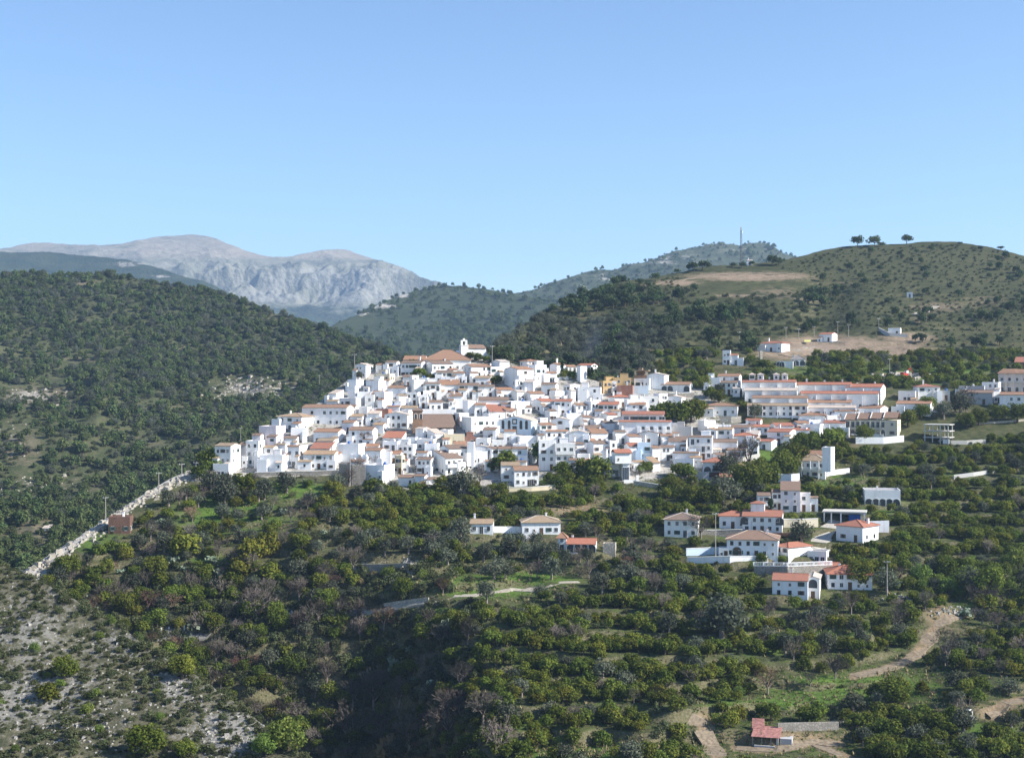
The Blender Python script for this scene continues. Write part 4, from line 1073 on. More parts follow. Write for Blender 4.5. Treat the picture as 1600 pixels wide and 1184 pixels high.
for p, q in (((-2.3, -1.9), (2.3, -1.9)), ((2.3, -1.9), (2.3, 1.9)), ((2.3, 1.9), (-2.3, 1.9)), ((-2.3, 1.9), (-2.3, -1.9))): roof_slab(c, [(*p, 2.72), (*q, 2.72), (0, 0, 3.5)], .14)
c.build('turret_roof', M['tr'], tt)
for u in (-.45, .44): link_mesh('porch_arch', WM['wide_arch'][0], a[0], (u * a[1], -a[2] / 2, a[3] * .5), 0)
villa(1038, 1094, 812, 840, 4, 'h', 'b', 'w=4 st=2 d=10 ch', 'broad low villa with a dull brown hip roof, leftmost of the lower villa group')
a = villa(1136, 1218, 843, 872, 3, 'h', 'b', 'w=6 st=2 d=11 pitch=.34', 'widest villa with a long brown hip roof and a round dark archway')
link_mesh('round_arch', arch_mesh(2.6, 3.0, 'round_arch', 'door_wood'), a[0], (-a[1] * .3, -a[2] / 2 - .01, .1), 0)
villa(1123, 1140, 859, 872, 3, 'f', 'b', 'w=2 st=1 plain', 'flat white side wing at the left of the widest brown-roofed villa')
villa(1212, 1267, 855, 882, 44, 'h', 'r', 'w=2 d=9 st=2 plain', 'cube-like villa seen corner on, its right side bright, under a red hip roof')
villa(1262, 1297, 864, 882, 12, 'f', 't', 'w=3 st=1 plain', 'bright white terrace annexe right of the corner-on red-roofed villa')
a = villa(1207, 1264, 907, 934, 3, 'g', 'r', 'w=3 st=2 d=8 nodoor', 'lowest villa with a long bright red roof and pale blue shaded front')
villa(1260, 1283, 904, 936, 3, 'e', 'w', 'arch=2 w=1 st=2 d=9', 'gable-fronted white wing with a big arched window, right of the lowest red roof')
villa(1288, 1362, 897, 922, -6, 'h', 'r', 'w=5 st=2 d=10 ch pitch=.34', 'red-roofed villa behind a round tree, right of the lowest villa')
villa(1278, 1312, 886, 898, 4, 'g', 'r', 'n d=6 plain', 'small red-roofed upper block behind the lowest pair of villas')
villa(1348, 1406, 768, 792, -5, 'f', 't', 'w=5 st=1 arch=1 ch', 'flat-roofed white villa with an arched porch, alone at the far right of the slope')
a = villa(1307, 1372, 823, 848, 30, 'h', 'r', 'w=2 st=1 d=9', 'white villa with a red hip roof below the concrete carport')
villa(734, 772, 818, 834, 3, 'g', 't', 'w=3 st=1 ch', 'small white house with a tan roof, left of the white garden wall')
villa(812, 876, 816, 836, -5, 'h', 't', 'w=5 st=1 ch d=9', 'white house with a tan hip roof and shaded porch, right of the white garden wall')
villa(871, 886, 839, 862, 5, 'h', 'o', 'w=1 st=2 d=3.4 pitch=.9 plain', 'square white turret with a small orange pyramid roof')
villa(885, 933, 850, 864, 3, 'g', 'r', 'arch=1 w=4 st=1 nodoor', 'low arcaded house with a bright red roof, right of the small turret')
villa(799, 842, 735, 760, -8, 'g', 'o', 'w=4 st=2 G=1 d=7', 'white house with orange roof edges below the village centre, garage door in front')
villa(782, 812, 727, 752, -3, 'g', 't', 'w=2', 'pale house with a tan roof just behind the one with the garage door')
a = villa(170, 208, 810, 834, 10, 'f', 'r', 'c=ruin_brick w=3 st=1 plain', 'dark red-brown brick ruin beside the stony ridge on the left', grp='ruins')
house(67, 82, 825, 832, 16, 's', 'w', 'n plain', label='tiny white lean-to hut in the gully at the far left', group='ruins', layers=('wooded_hill',))
villa(942, 963, 852, 868, 4, 'f', 't', 'c=pale_stone n plain', 'low pale stone ruin right of the arcaded red-roofed house', grp='ruins')

# concrete carport with a blue tarpaulin
o, W, H, m = special('carport', 'flat concrete carport with a dark open bay and a blue tarpaulin', 'carport', 1288, 1352, 799, 820, 8, 3)
b = MB(); b.box(-W/2 - .3, W/2 + .3, -4.4, 4, H - .35, H); b.build('roof_slab', M['concrete'], o)
for k in range(4):
    b = MB(); b.box(-.18, .18, -.18, .18, -3, H - .36); b.build('post', M['white'], o, (-W/2 + .3 + (W - .6) * (0, .18, .42, 1)[k], -4, 0))
b = MB(); b.box(-W * .1, W/2, 2.5, 2.8, -3, H - .36); b.box(-W/2, -W * .1, 3.5, 3.8, -3, H - .36); b.build('back_wall', M['white'], o)
b = MB(); b.box(W * .1, W * .38, -1.0, .4, .6, H * .72); tp = b.build('tarpaulin', M['tarp_blue'], o)
put(o, 'window', -.02 * W, 2.5, 1.0, 0); put(o, 'window', .05 * W, 2.5, 1.0, 0)

# red-roofed farm shed at the bottom
o, W, H, m = special('farm_shed', 'small open farm shed with slanting red sheet roofs at the bottom of the slope', 'shed', 1176, 1238, 1142, 1166, 5, 6)
b = MB(); b.box(-W/2 + .2, W * .1, .3, 2.4, -1, H * .62); b.box(W * .12, W * .17, -2, 2.4, -1, H * .6); b.build('wall', M['concrete'], o)
for k in range(4):
    b = MB(); b.box(-.07, .07, -.07, .07, -1, H * .6); b.build('post', M['pole_wood'], o, (-W/2 + .3 + W * .68 * k / 3, -2.2, 0))
r = MB(); roof_slab(r, [(-W/2, -2.7, H * .60), (W * .22, -2.7, H * .60), (W * .22, 2.6, H * .95), (-W/2, 2.6, H * .95)], .08); r.build('sheet_roof', M['sheet_red'], o)
r = MB(); roof_slab(r, [(-W/2 - .3, 1.0, H * .86), (-W * .2, 1.0, H * .86), (-W * .25, 3.6, H * 1.35), (-W/2 - .5, 3.6, H * 1.35)], .08); r.build('upper_sheet', M['sheet_red'], o)
b = MB(); b.box(W * .2, W/2, -1.6, 1.6, -.8, H * .5); b.box(-W * .42, W * .1, -3.2, -2.8, -.9, .25); b.build('lean_to', M['grey'], o)

# filler houses so that no bare ground shows between the listed ones
def fill_village():
    n = 0; poly_top = curve([(340,735),(420,690),(500,640),(560,600),(620,590),(700,585),(800,600),(900,610),(960,620),(1040,660),(1180,672),(1260,672)])
    for py in range(604, 742, 12):
        for k, px in enumerate(range(360 + (py % 24) * 1, 1240, 23)):
            if py < poly_top(px) + 8 or py > VB(px) - 10 or n >= 70: continue
            p = cast(px, py, ['hillside_ground'])
            if p is None: continue
            if any((p.x - x) ** 2 + (p.y + 3 - y) ** 2 < (rr + 2.2) ** 2 for x, y, rr in FOOT): continue
            w = rng.uniform(20, 27); h = rng.uniform(12, 17)
            rf = rng.choice('ggggsfffp'); rc = rng.choice('oobbrtt')
            house(px - w/2, px + w/2, py - h, py + 1, rng.choice((-24, -20, -14, -8, 4, 10)) if px > 700 else rng.choice((4, 8, 14, 18)), rf, rc, 'd=6', auto=True); n += 1
    return n
fill_village()

# where the garden and retaining walls run (built further down); loose trees keep clear of their faces
WALLS = [
 ('retaining_wall', 'grey stone retaining wall topped by a white balustrade, below the corner-on villa', [(1178, 897), (1230, 898), (1300, 895)], 13, 'stone_wall', 1, 1),
 ('garden_wall', 'white garden wall stepping down left of the widest brown-roofed villa', [(1074, 880), (1100, 879), (1140, 878), (1200, 878)], 9, 'white', 1, 0),
 ('garden_wall', 'upper white garden wall with small posts, left of the widest villa', [(1072, 868), (1100, 867), (1128, 866)], 11, 'bluish', 1, 0),
 ('garden_wall', 'long white wall of the drive behind the carport villa', [(1330, 832), (1360, 832), (1389, 831)], 18, 'white', 0, 0),
 ('garden_wall', 'bluish white wall left of the columned villa', [(1216, 753), (1232, 753), (1249, 752)], 12, 'white', 1, 0),
 ('garden_wall', 'white wall rising right of the columned villa', [(1292, 744), (1310, 741), (1327, 739)], 8, 'white', 0, 0),
 ('garden_wall', 'white wall below the cream apartment block', [(1337, 693), (1360, 693), (1380, 693), (1412, 690)], 10, 'white', 0, 0),
 ('garden_wall', 'white garden wall between the two tan-roofed houses', [(772, 832), (792, 832), (814, 832)], 9, 'white', 1, 0),
 ('garden_wall', 'pale wall below the house with the garage door', [(795, 768), (830, 767), (868, 764)], 6, 'cream', 1, 0),
 ('retaining_wall', 'tall dark stone retaining wall under the wedge-shaped house, beside the pole', [(530, 756), (550, 758), (571, 758)], 32, 'stone_wall', 0, 0),
 ('retaining_wall', 'long low stone wall with a pale rail under the left houses', [(398, 745), (440, 744), (490, 743), (546, 741)], 7, 'stone_wall', 1, 0),
 ('retaining_wall', 'tan stone retaining wall under the orange-roofed house below the apartments', [(1125, 660), (1142, 661), (1158, 660)], 10, 'pale_stone', 0, 0),
 ('retaining_wall', 'brown stone wall under the white canopy terrace', [(1036, 622), (1060, 622), (1085, 620)], 7, 'stone_wall', 1, 0),
 ('garden_wall', 'long white wall along the upper lane, right of the balcony block', [(1115, 669), (1140, 669), (1168, 668)], 6, 'white', 0, 0),
 ('retaining_wall', 'pale terrace wall beside the slim tower house', [(990, 757), (1010, 760), (1035, 764)], 6, 'pale_stone', 1, 0),
 ('garden_wall', 'round pale garden wall left of the red hip roof over the brick fence', [(1090, 749), (1098, 750), (1108, 750)], 13, 'grey', 0, 0),
 ('garden_wall', 'red brick fence under the red hip roof below the village', [(1106, 745), (1115, 745), (1126, 745)], 8, 'ruin_brick', 1, 0),
 ('retaining_wall', 'grey wall under the small houses beside the brown thicket', [(1135, 721), (1160, 722), (1187, 716)], 8, 'concrete', 0, 0),
 ('garden_wall', 'cream wall with brick piers on the terrace above the driveway', [(1224, 824), (1250, 824), (1278, 823)], 13, 'beige', 1, 0),
 ('retaining_wall', 'dark red terrace wall below the twin-arched house', [(1160, 836), (1200, 838), (1240, 838)], 6, 'ruin_brick', 0, 0),
 ('retaining_wall', 'grey terrace wall below the hip-roofed house beside the leafless tree', [(1092, 836), (1120, 836), (1160, 835)], 8, 'stone_wall', 1, 0),
 ('terrace_wall', 'dark dry-stone terrace wall among the bushes on the left', [(560, 888), (600, 888), (642, 886)], 7, 'stone_wall', 0, 0),
 ('terrace_wall', 'pale dry-stone wall beside the footpath', [(600, 946), (640, 940), (670, 937)], 4, 'pale_stone', 0, 0),
 ('terrace_wall', 'brown rubble terrace wall behind the farm shed', [(1215, 1142), (1260, 1141), (1310, 1140)], 13, 'stone_wall', 0, 0),
 ('terrace_wall', 'grey wall below the bare concrete frame', [(1486, 694), (1510, 694), (1540, 692)], 6, 'concrete', 0, 0),
 ('terrace_wall', 'pale wall on the terraces at the right, below the frame', [(1490, 748), (1520, 744), (1560, 738)], 6, 'concrete', 0, 0),
 ('terrace_wall', 'pale edged terrace wall under the right edge houses', [(1508, 664), (1540, 662), (1575, 660), (1604, 657)], 3, 'pale_stone', 0, 0)]
for nm, lb, pts, h, m, cp, bl in WALLS:
    p = cast(pts[len(pts) // 2][0], pts[len(pts) // 2][1], ['hillside_ground'])
    if p is not None: PROTECT.append((pts[0][0], min(q[1] for q in pts) - h, pts[-1][0], max(q[1] for q in pts) - 2, p.y - 1))
# ------------------------------------------------------------------ plant meshes (unit crowns: about 1 in radius, scaled per tree)
def leaf_cloud(name, mat, n, clumps, size, seed, rad=(1, 1, .85), zc=.9, cl=.38, outward=.6, shell=.55, zmin=.05, elong=1.3):
    g = np.random.default_rng(seed)
    d = g.normal(size=(clumps, 3)); d /= np.linalg.norm(d, axis=1)[:, None]
    d[:, 2] = np.where(d[:, 2] < -.45, -d[:, 2], d[:, 2])
    rr = (shell + (1 - shell) * g.random(clumps)) * (0.72 + .22 * g.random(clumps))
    cc = d * rr[:, None] * np.array(rad); cc[:, 2] += zc
    cs = cl * (0.7 + .6 * g.random(clumps))
    idx = g.integers(0, clumps, n)
    o = g.normal(size=(n, 3)); o /= np.linalg.norm(o, axis=1)[:, None]
    p = cc[idx] + o * (cs[idx] * (0.55 + .5 * g.random(n)))[:, None]
    p[:, 2] = np.maximum(p[:, 2], zmin)
    ctr = np.array([0, 0, zc * .75]); out = o * .6 + (p - ctr) * .6
    out /= np.linalg.norm(out, axis=1)[:, None] + 1e-9
    nrm = out * outward + g.normal(size=(n, 3)) * (1 - outward) * .8; nrm /= np.linalg.norm(nrm, axis=1)[:, None] + 1e-9
    ref = g.normal(size=(n, 3)); u = np.cross(nrm, ref); u /= np.linalg.norm(u, axis=1)[:, None] + 1e-9; v = np.cross(nrm, u)
    s = size * (0.6 + .8 * g.random(n))[:, None]
    a, b, c, e = p - u * s * elong * .5, p + v * s * .5, p + u * s * elong * .5, p - v * s * .5
    co = np.stack([a, b, c, e], 1).reshape(-1, 3)
    me = bpy.data.meshes.new(name); me.from_pydata(co.tolist(), [], np.arange(n * 4).reshape(n, 4).tolist()); me.materials.append(mat); me.update()
    return me
def trunk_mesh(name, mat, h, r, seed, limbs=4, spread=.55, top=.5):
    q = random.Random(seed); b = MB(); b.bar((0, 0, -.35), (q.uniform(-.05, .05), q.uniform(-.05, .05), h), r * 1.25, r * .75, 6, cap=False)
    for k in range(limbs):
        a = 2 * math.pi * (k + q.random() * .6) / limbs; s = spread * q.uniform(.6, 1.1)
        b.bar((0, 0, h * .85), (math.cos(a) * s, math.sin(a) * s, h + top * q.uniform(.6, 1.2)), r * .6, r * .25, 4, cap=False)
    return b.mesh(name, mat)
def bare_mesh(name, mat, seed, n1=7, depth=4):
    """leafless crown: forked limbs ending in a fine spray of twigs"""
    q = random.Random(seed); b = MB()
    def grow(p, d, L, r, k):
        e = p + d * L
        if k >= 2: b.bar(p, e, r, r * .55, 3, cap=False)
        else:
            w = d.orthogonal().normalized() * r; b.poly([p - w, p + w, e])
        if k == 0: return
        for j in range(3 if k > 1 else 5):
            nd = (d + Vector((q.gauss(0, .5), q.gauss(0, .5), q.gauss(.12, .4)))).normalized()
            grow(p + d * L * q.uniform(.55, 1.0), nd, L * q.uniform(.62, .85), max(.010, r * .55), k - 1)
    for j in range(n1):
        a = 2 * math.pi * (j + q.random()) / n1
        d = Vector((math.cos(a) * q.uniform(.3, .8), math.sin(a) * q.uniform(.3, .8), 1)).normalized()
        grow(Vector((0, 0, .35 + .1 * q.random())), d, .62 * q.uniform(.8, 1.1), .035, depth)
    return b.mesh(name, mat)
def palm_mesh(name, seed):
    q = random.Random(seed); b = MB()
    for k in range(26):
        a = 2 * math.pi * k / 26 + q.uniform(-.1, .1); up = q.uniform(-.3, 1.0); L = 1.0; p = Vector((0, 0, 0)); prev = None
        for s in range(5):
            t = s / 4; pt = Vector((math.cos(a) * L * t, math.sin(a) * L * t, up * t * .8 - .9 * t * t)); w = .11 * math.sin(math.pi * min(1, t * .9 + .1)); sd = Vector((-math.sin(a), math.cos(a), 0)) * w
            if prev: b.poly([prev[0], prev[1], pt + sd, pt - sd])
            prev = (pt - sd, pt + sd)
    return b.mesh(name, M['lpalm'])
PL = {}   # kind -> list of (crown mesh, trunk mesh or None)
PL['orchard_tree'] = [(leaf_cloud('crown', M['lorchard'], 1150, 34, .155, 100 + k, (1, 1, .80), .68, .36, .6), trunk_mesh('trunk', M['bark'], .55, .08, k)) for k in range(5)]
PL['citrus_tree'] = [(leaf_cloud('crown', M['lcitrus'], 1150, 28, .145, 200 + k, (1, 1, .85), .72, .38, .65), trunk_mesh('trunk', M['bark'], .55, .08, k)) for k in range(4)]
PL['olive_tree'] = [(leaf_cloud('crown', M['lolive'], 1150, 30, .12, 300 + k, (1, 1, .9), .85, .40, .5, .45), trunk_mesh('trunk', M['bark_grey'], .6, .11, k, 5)) for k in range(5)]
PL['bare_tree'] = [(bare_mesh('branches', M['ltwig'], 400 + k), trunk_mesh('trunk', M['bark_grey'], .5, .06, k, 3, .3, .3)) for k in range(4)]
PL['russet_tree'] = [(bare_mesh('branches', M['ltwigred'], 420 + k), trunk_mesh('trunk', M['bark_grey'], .5, .06, k, 3, .3, .3)) for k in range(2)]
PL['hill_pine'] = [(leaf_cloud('crown', M['lwood'], 420, 18, .22, 630 + k, (.95, .95, 1.0), .95, .38, .5), trunk_mesh('trunk', M['bark'], .9, .09, k, 3)) for k in range(4)]
PL['shrub'] = [(leaf_cloud('shrub', M['lscrub'], 420, 14, .16, 500 + k, (1, 1, .6), .40, .40, .5, .4), None) for k in range(4)]
PL['pine_tree'] = [(leaf_cloud('crown', M['lpine'], 520, 20, .20, 600 + k, (.95, .95, 1.0), .95, .38, .5), trunk_mesh('trunk', M['bark'], .9, .09, k, 3)) for k in range(4)]
PL['umbrella_pine'] = [(leaf_cloud('crown', M['lpine'], 560, 22, .18, 650 + k, (1.2, 1.05, .45), .95, .38, .5, .4, .5), trunk_mesh('trunk', M['bark'], .6, .06, k, 5, .6, .3)) for k in range(3)]
PL['cypress'] = [(leaf_cloud('crown', M['lcypress'], 420, 20, .16, 700 + k, (.24, .24, 1.2), 1.35, .16, .6), trunk_mesh('trunk', M['bark'], .4, .06, k, 0)) for k in range(2)]
PL['prickly_pear'] = [(leaf_cloud('prickly_pear', M['lpear'], 90, 10, .42, 720 + k, (1, 1, .6), .5, .4, .4, .3, elong=1.0), None) for k in range(3)]
PL['light_shrub'] = [(leaf_cloud('crown', M['llight'], 1500, 24, .10, 740 + k, (1, 1, .85), .65, .40, .55), trunk_mesh('trunk', M['bark'], .4, .06, k, 3)) for k in range(3)]
PL['dry_reed'] = [(leaf_cloud('reeds', M['ldry'], 260, 10, .22, 760 + k, (1, 1, .7), .6, .35, .2, .3, elong=2.4), None) for k in range(2)]
PL['broad_tree'] = [(leaf_cloud('crown', M['lorchard'], 2600, 52, .10, 780 + k, (1, 1, .85), .80, .32, .6), trunk_mesh('trunk', M['bark'], .6, .09, k, 5)) for k in range(2)]
_lowpine = [leaf_cloud('pine_crown', M['lpine'], 110, 9, .44, 800 + k, (.9, .9, 1.0), 1.05, .38, .55) for k in range(3)]
_lowscrub = [leaf_cloud('scrub_crown', M['lscrub'], 80, 7, .42, 820 + k, (1, 1, .6), .42, .40, .5) for k in range(3)]

KINDWORD = {'orchard_tree': ('dark green avocado-like orchard tree', 'tree', 'orchard tree'), 'citrus_tree': ('yellowish green citrus-like tree', 'tree', 'citrus tree'),
    'olive_tree': ('grey-green olive tree', 'tree', 'olive tree'), 'bare_tree': ('leafless grey-brown tree', 'tree', 'bare tree'), 'russet_tree': ('leafless russet tree', 'tree', 'russet tree'),
    'shrub': ('low olive-green shrub', 'shrub', 'shrub'), 'pine_tree': ('dark pine tree', 'tree', 'pine'), 'umbrella_pine': ('flat-topped umbrella pine', 'tree', 'umbrella pine'),
    'cypress': ('slender dark cypress', 'tree', 'cypress'), 'prickly_pear': ('pale grey-green prickly pear clump', 'cactus', 'prickly pear'), 'light_shrub': ('fresh light green bush', 'bush', 'light bush'),
    'dry_reed': ('straw-coloured clump of dry reeds', 'reeds', 'reed clump'), 'broad_tree': ('large dense dark green tree', 'tree', 'large tree'), 'palm_tree': ('small feathery palm', 'tree', 'palm')}
PLACED = {k: [] for k in KINDWORD}
def plan(kind, x, y, z, r): PLACED[kind].append((x, y, z, r))
def plan_px(kind, px, py, wpx, layers=('hillside_ground',)):
    p = cast(px, py, layers)
    if p is None: return
    plan(kind, p.x, p.y, p.z, wpx * p.y / FPX / 2)

# hand-placed plants read off the photograph: kind, foot x, foot y, crown width in picture pixels
HAND = '''
olive 1127 1003 84 broad 1395 1100 58 broad 1343 918 52 olive 1386 925 40 broad 1236 1010 30 olive 1332 1112 38 olive 1372 1108 30
broad 1418 668 36 citrus 380 775 44 olive 352 790 44 olive 413 780 34 olive 448 770 34 orchard 585 775 40 light 583 752 26 citrus 600 697 0 olive 525 765 28
russet 573 696 24 broad 1477 905 46 broad 1545 930 60 olive 1520 925 40 broad 1530 760 0 olive 845 935 26 olive 760 942 36 olive 772 905 40 olive 790 905 30 olive 862 905 36 olive 865 872 32
olive 720 845 40 olive 808 818 26 olive 834 818 22 olive 675 870 34 russet 232 958 40 russet 270 955 36 bare 310 998 50 bare 400 975 56 bare 345 1080 46 bare 480 985 44
bare 585 1110 72 bare 640 1170 56 bare 545 1165 70 bare 700 1160 76 bare 755 1130 60 bare 780 1180 60 bare 720 1080 50 bare 600 1180 70 bare 440 1120 40 bare 1305 1060 44
bare 1400 990 50 bare 1330 960 40 russet 1200 1085 60 bare 900 1010 40 bare 870 1010 36 bare 730 1010 50 russet 600 985 44 bare 560 975 50 bare 530 965 40 bare 465 985 36
dry 610 1184 50 dry 505 1180 30 bare 1480 1040 60 bare 1330 800 0 light 450 1172 70 light 415 1180 50 broad 30 1150 0 broad 225 1180 66 broad 290 1184 40 broad 100 1060 40 citrus 72 1096 42 broad 285 1060 42
citrus 288 870 50 citrus 375 905 46 citrus 420 905 40 citrus 395 880 44 citrus 415 870 50 citrus 330 850 40 light 1480 930 40 light 1510 910 44 light 1440 915 40 light 1560 905 40 light 1590 890 40 light 1160 900 0
bare 300 930 36 bare 350 935 40 bare 392 945 30 bare 235 845 36 bare 300 850 30 russet 300 815 28 bare 1095 842 44 olive 1172 820 0 olive 1252 852 40 broad 1190 880 22 broad 1222 880 18 olive 1170 855 0
orchard 935 752 46 orchard 918 750 34 orchard 880 745 36 orchard 848 722 40 orchard 790 738 40 orchard 775 735 30 citrus 910 745 40 olive 700 775 36 olive 725 775 44 citrus 690 775 40 citrus 735 772 36 bare 750 760 30
orchard 1045 660 40 orchard 1065 662 44 orchard 1080 660 44 citrus 1092 650 30 orchard 1030 658 36 orchard 1010 738 24 orchard 1060 745 30 orchard 1075 748 30 bare 1170 735 50 bare 1150 732 40
olive 1135 748 40 broad 1240 735 60 broad 1225 745 50 broad 1200 760 44 broad 1165 775 60 olive 1130 790 50 broad 1080 790 40 broad 1110 795 44 broad 1050 775 40 broad 1190 745 36 broad 1250 705 40
orchard 1300 700 40 orchard 1270 705 36 citrus 1286 702 30 broad 1312 690 26 broad 1350 690 30 broad 1450 640 30 broad 1440 655 30 olive 1500 650 40 olive 1475 655 30 bare 1510 645 36 broad 1530 665 36 broad 1560 660 36 broad 1590 660 36 broad 1510 670 30
citrus 336 735 40 citrus 322 735 36 orchard 330 740 36 orchard 312 748 30 citrus 345 715 30 olive 330 765 40 broad 260 805 0 orchard 645 580 24 orchard 655 592 24 citrus 672 598 18 orchard 735 563 18 orchard 748 565 18 orchard 760 566 14 orchard 775 602 22
orchard 883 592 20 orchard 893 592 18 orchard 872 592 14 broad 1100 608 24 olive 1125 618 20 orchard 1110 622 24 broad 1122 632 26 olive 1180 655 26 olive 560 592 14 orchard 1160 640 20 broad 580 735 0 bare 560 745 34 bare 545 760 30 bare 585 730 20
dry 660 770 26 citrus 520 775 34 light 660 905 20 pear 305 985 30 pear 290 1000 26 pear 345 900 28 pear 620 1050 40 pear 575 1060 24 pear 680 1085 40 pear 700 990 40 pear 730 980 30 pear 640 1020 20 pear 250 890 30 pear 330 880 24 pear 560 1045 24 pear 1260 970 24 pear 1508 965 30 pear 420 800 18 pear 445 805 20 pear 270 880 24
'''
_short = {'olive': 'olive_tree', 'broad': 'broad_tree', 'citrus': 'citrus_tree', 'orchard': 'orchard_tree', 'light': 'light_shrub', 'russet': 'russet_tree', 'bare': 'bare_tree', 'dry': 'dry_reed', 'pear': 'prickly_pear'}
hh = HAND.split()
for k in range(0, len(hh), 4):
    if float(hh[k + 3]) > 0: plan_px(_short[hh[k]], float(hh[k + 1]), float(hh[k + 2]), float(hh[k + 3]), ('hillside_ground', 'rocky_slope'))
for x, y, w in ((1204, 811, 15), (878, 592, 10), (921, 600, 10), (925, 596, 8), (767, 582, 9), (942, 592, 7)): plan_px('cypress', x, y, w * 2.2)
for x, y, w in ((1100, 762, 20), (1130, 775, 22), (1000, 742, 16), (1370, 640, 16), (1030, 776, 18), (1060, 778, 18)): plan_px('palm_tree', x, y, w)
for x, y, w in ((1340, 384, 20), (1367, 383, 22), (1378, 383, 10), (1417, 379, 20), (1291, 386, 10), (1282, 388, 12), (1206, 412, 20), (1216, 412, 18), (1147, 415, 12), (1176, 412, 10), (1160, 416, 12), (1098, 420, 22), (1084, 423, 20), (1025, 436, 16), (1000, 442, 14), (970, 443, 22), (960, 446, 18), (1057, 425, 10), (1500, 380, 7), (1564, 388, 9)):
    plan_px('umbrella_pine', x, y + 3, w, ('right_hill',))

# ------------------------------------------------------------------ where the scattered plants stand
def near_path(px, py, top, w):
    for P in PATHS:
        for (a, b), (c, d) in zip(P[:-1], P[1:]):
            for t in (0, .25, .5, .75, 1):
                x, y = a + (c - a) * t, b + (d - b) * t
                if abs(px - x) < w * .55 + 5 and top - 2 < y < py + 5: return True
    return False
def blocks_facade(px, py, D, hpx, wpx):
    for x0, y0, x1, y1, Df in PROTECT:
        if D < Df + 3 and x0 - wpx * .4 < px < x1 + wpx * .4 and py >= y0 and py - hpx < y1 - 4: return True
    return False
def crosses_house(x, y, r): return any((x - a) ** 2 + (y - b) ** 2 < (rr + r * .8) ** 2 for a, b, rr in FOOT)
def inside(px, py, box): return box[0] < px < box[2] and box[1] < py < box[3]
OPEN = [(640, 888, 905, 925, .75), (590, 925, 760, 950, .6), (1180, 704, 1262, 732, .9), (1310, 746, 1400, 762, .7), (860, 786, 960, 815, .7), (395, 760, 530, 790, .8), (300, 792, 470, 845, .5), (1180, 1050, 1480, 1115, .8), (1180, 985, 1330, 1002, .8), (1080, 1085, 1200, 1115, .6), (1240, 845, 1300, 880, .9), (820, 1170, 1100, 1184, .8),
        (1215, 1140, 1340, 1180, .95), (1270, 925, 1430, 955, .5), (1000, 740, 1090, 765, .5), (940, 752, 1050, 775, .8), (1290, 830, 1300, 850, 1), (580, 870, 650, 900, .75), (1120, 720, 1190, 748, .5), (1440, 948, 1520, 985, .7), (1140, 1120, 1340, 1140, .6)]
def pick(px, py):
    """(kind, radius in metres) of a scattered plant at this place of the near hillside, or None"""
    q = rng.random()
    for bx in OPEN:
        if inside(px, py, bx[:4]) and rng.random() < bx[4]: return None
    u = lambda a, b: rng.uniform(a, b)
    def mixk(t):
        s = rng.random() * sum(w for _, w, _, _ in t)
        for k, w, a, b in t:
            s -= w
            if s <= 0: return (k, u(a, b)) if k else None
    if px < 560 and py < 885: return mixk([(None, .33, 0, 0), ('citrus_tree', .16, 1.6, 3.2), ('orchard_tree', .2, 1.6, 2.8), ('olive_tree', .2, 1.8, 3.2), ('shrub', .35, .8, 1.8), ('bare_tree', .12, 2, 3), ('prickly_pear', .05, 1, 2)])
    if px < 735 and py > 870: return mixk([('shrub', .40, 1.2, 2.8), ('bare_tree', .14, 2.0, 4.2), ('russet_tree', .025, 1.8, 3), ('orchard_tree', .22, 1.8, 3.2), ('olive_tree', .14, 2, 3.4), ('broad_tree', .2, 2, 4), ('citrus_tree', .05, 1.5, 2.4), ('dry_reed', .05, 1, 2), ('prickly_pear', .05, 1, 1.8)])
    if py < 842 and px < 1180: return mixk([('orchard_tree', .60, 1.8, 2.9), ('citrus_tree', .22, 1.7, 2.6), ('shrub', .12, 1, 1.8), ('olive_tree', .05, 2, 3), ('bare_tree', .03, 2, 3)])
    if py < 930 and px < 1040: return mixk([('olive_tree', .32, 2.0, 3.6), ('shrub', .28, 1, 2.0), ('bare_tree', .14, 2, 3.4), ('orchard_tree', .22, 1.8, 2.8), ('russet_tree', .03, 2, 3), (None, .12, 0, 0)])
    if px > 1180 and 940 < py < 1115: return mixk([('orchard_tree', .40, 1.6, 2.6), ('citrus_tree', .12, 1.6, 2.4), ('olive_tree', .12, 1.8, 3), ('shrub', .22, .8, 1.7), ('bare_tree', .06, 1.8, 3), (None, .22, 0, 0)])
    if px > 1430 and 870 < py < 960: return mixk([('light_shrub', .45, 1.4, 2.6), ('orchard_tree', .2, 1.8, 2.6), ('olive_tree', .15, 1.8, 2.8), ('shrub', .2, 1, 1.8), ('bare_tree', .06, 1.8, 2.6)])
    if px > 1180 and py < 780: return mixk([('orchard_tree', .55, 1.7, 2.7), ('citrus_tree', .2, 1.6, 2.4), ('olive_tree', .06, 2, 2.8), ('shrub', .15, .9, 1.6), (None, .1, 0, 0)])
    return mixk([('orchard_tree', .66, 1.7, 2.8), ('citrus_tree', .16, 1.7, 2.5), ('olive_tree', .06, 1.8, 3.0), ('bare_tree', .02, 2, 3), ('shrub', .10, 1, 1.8), ('light_shrub', .02, 1.5, 2)])
step = 3.35
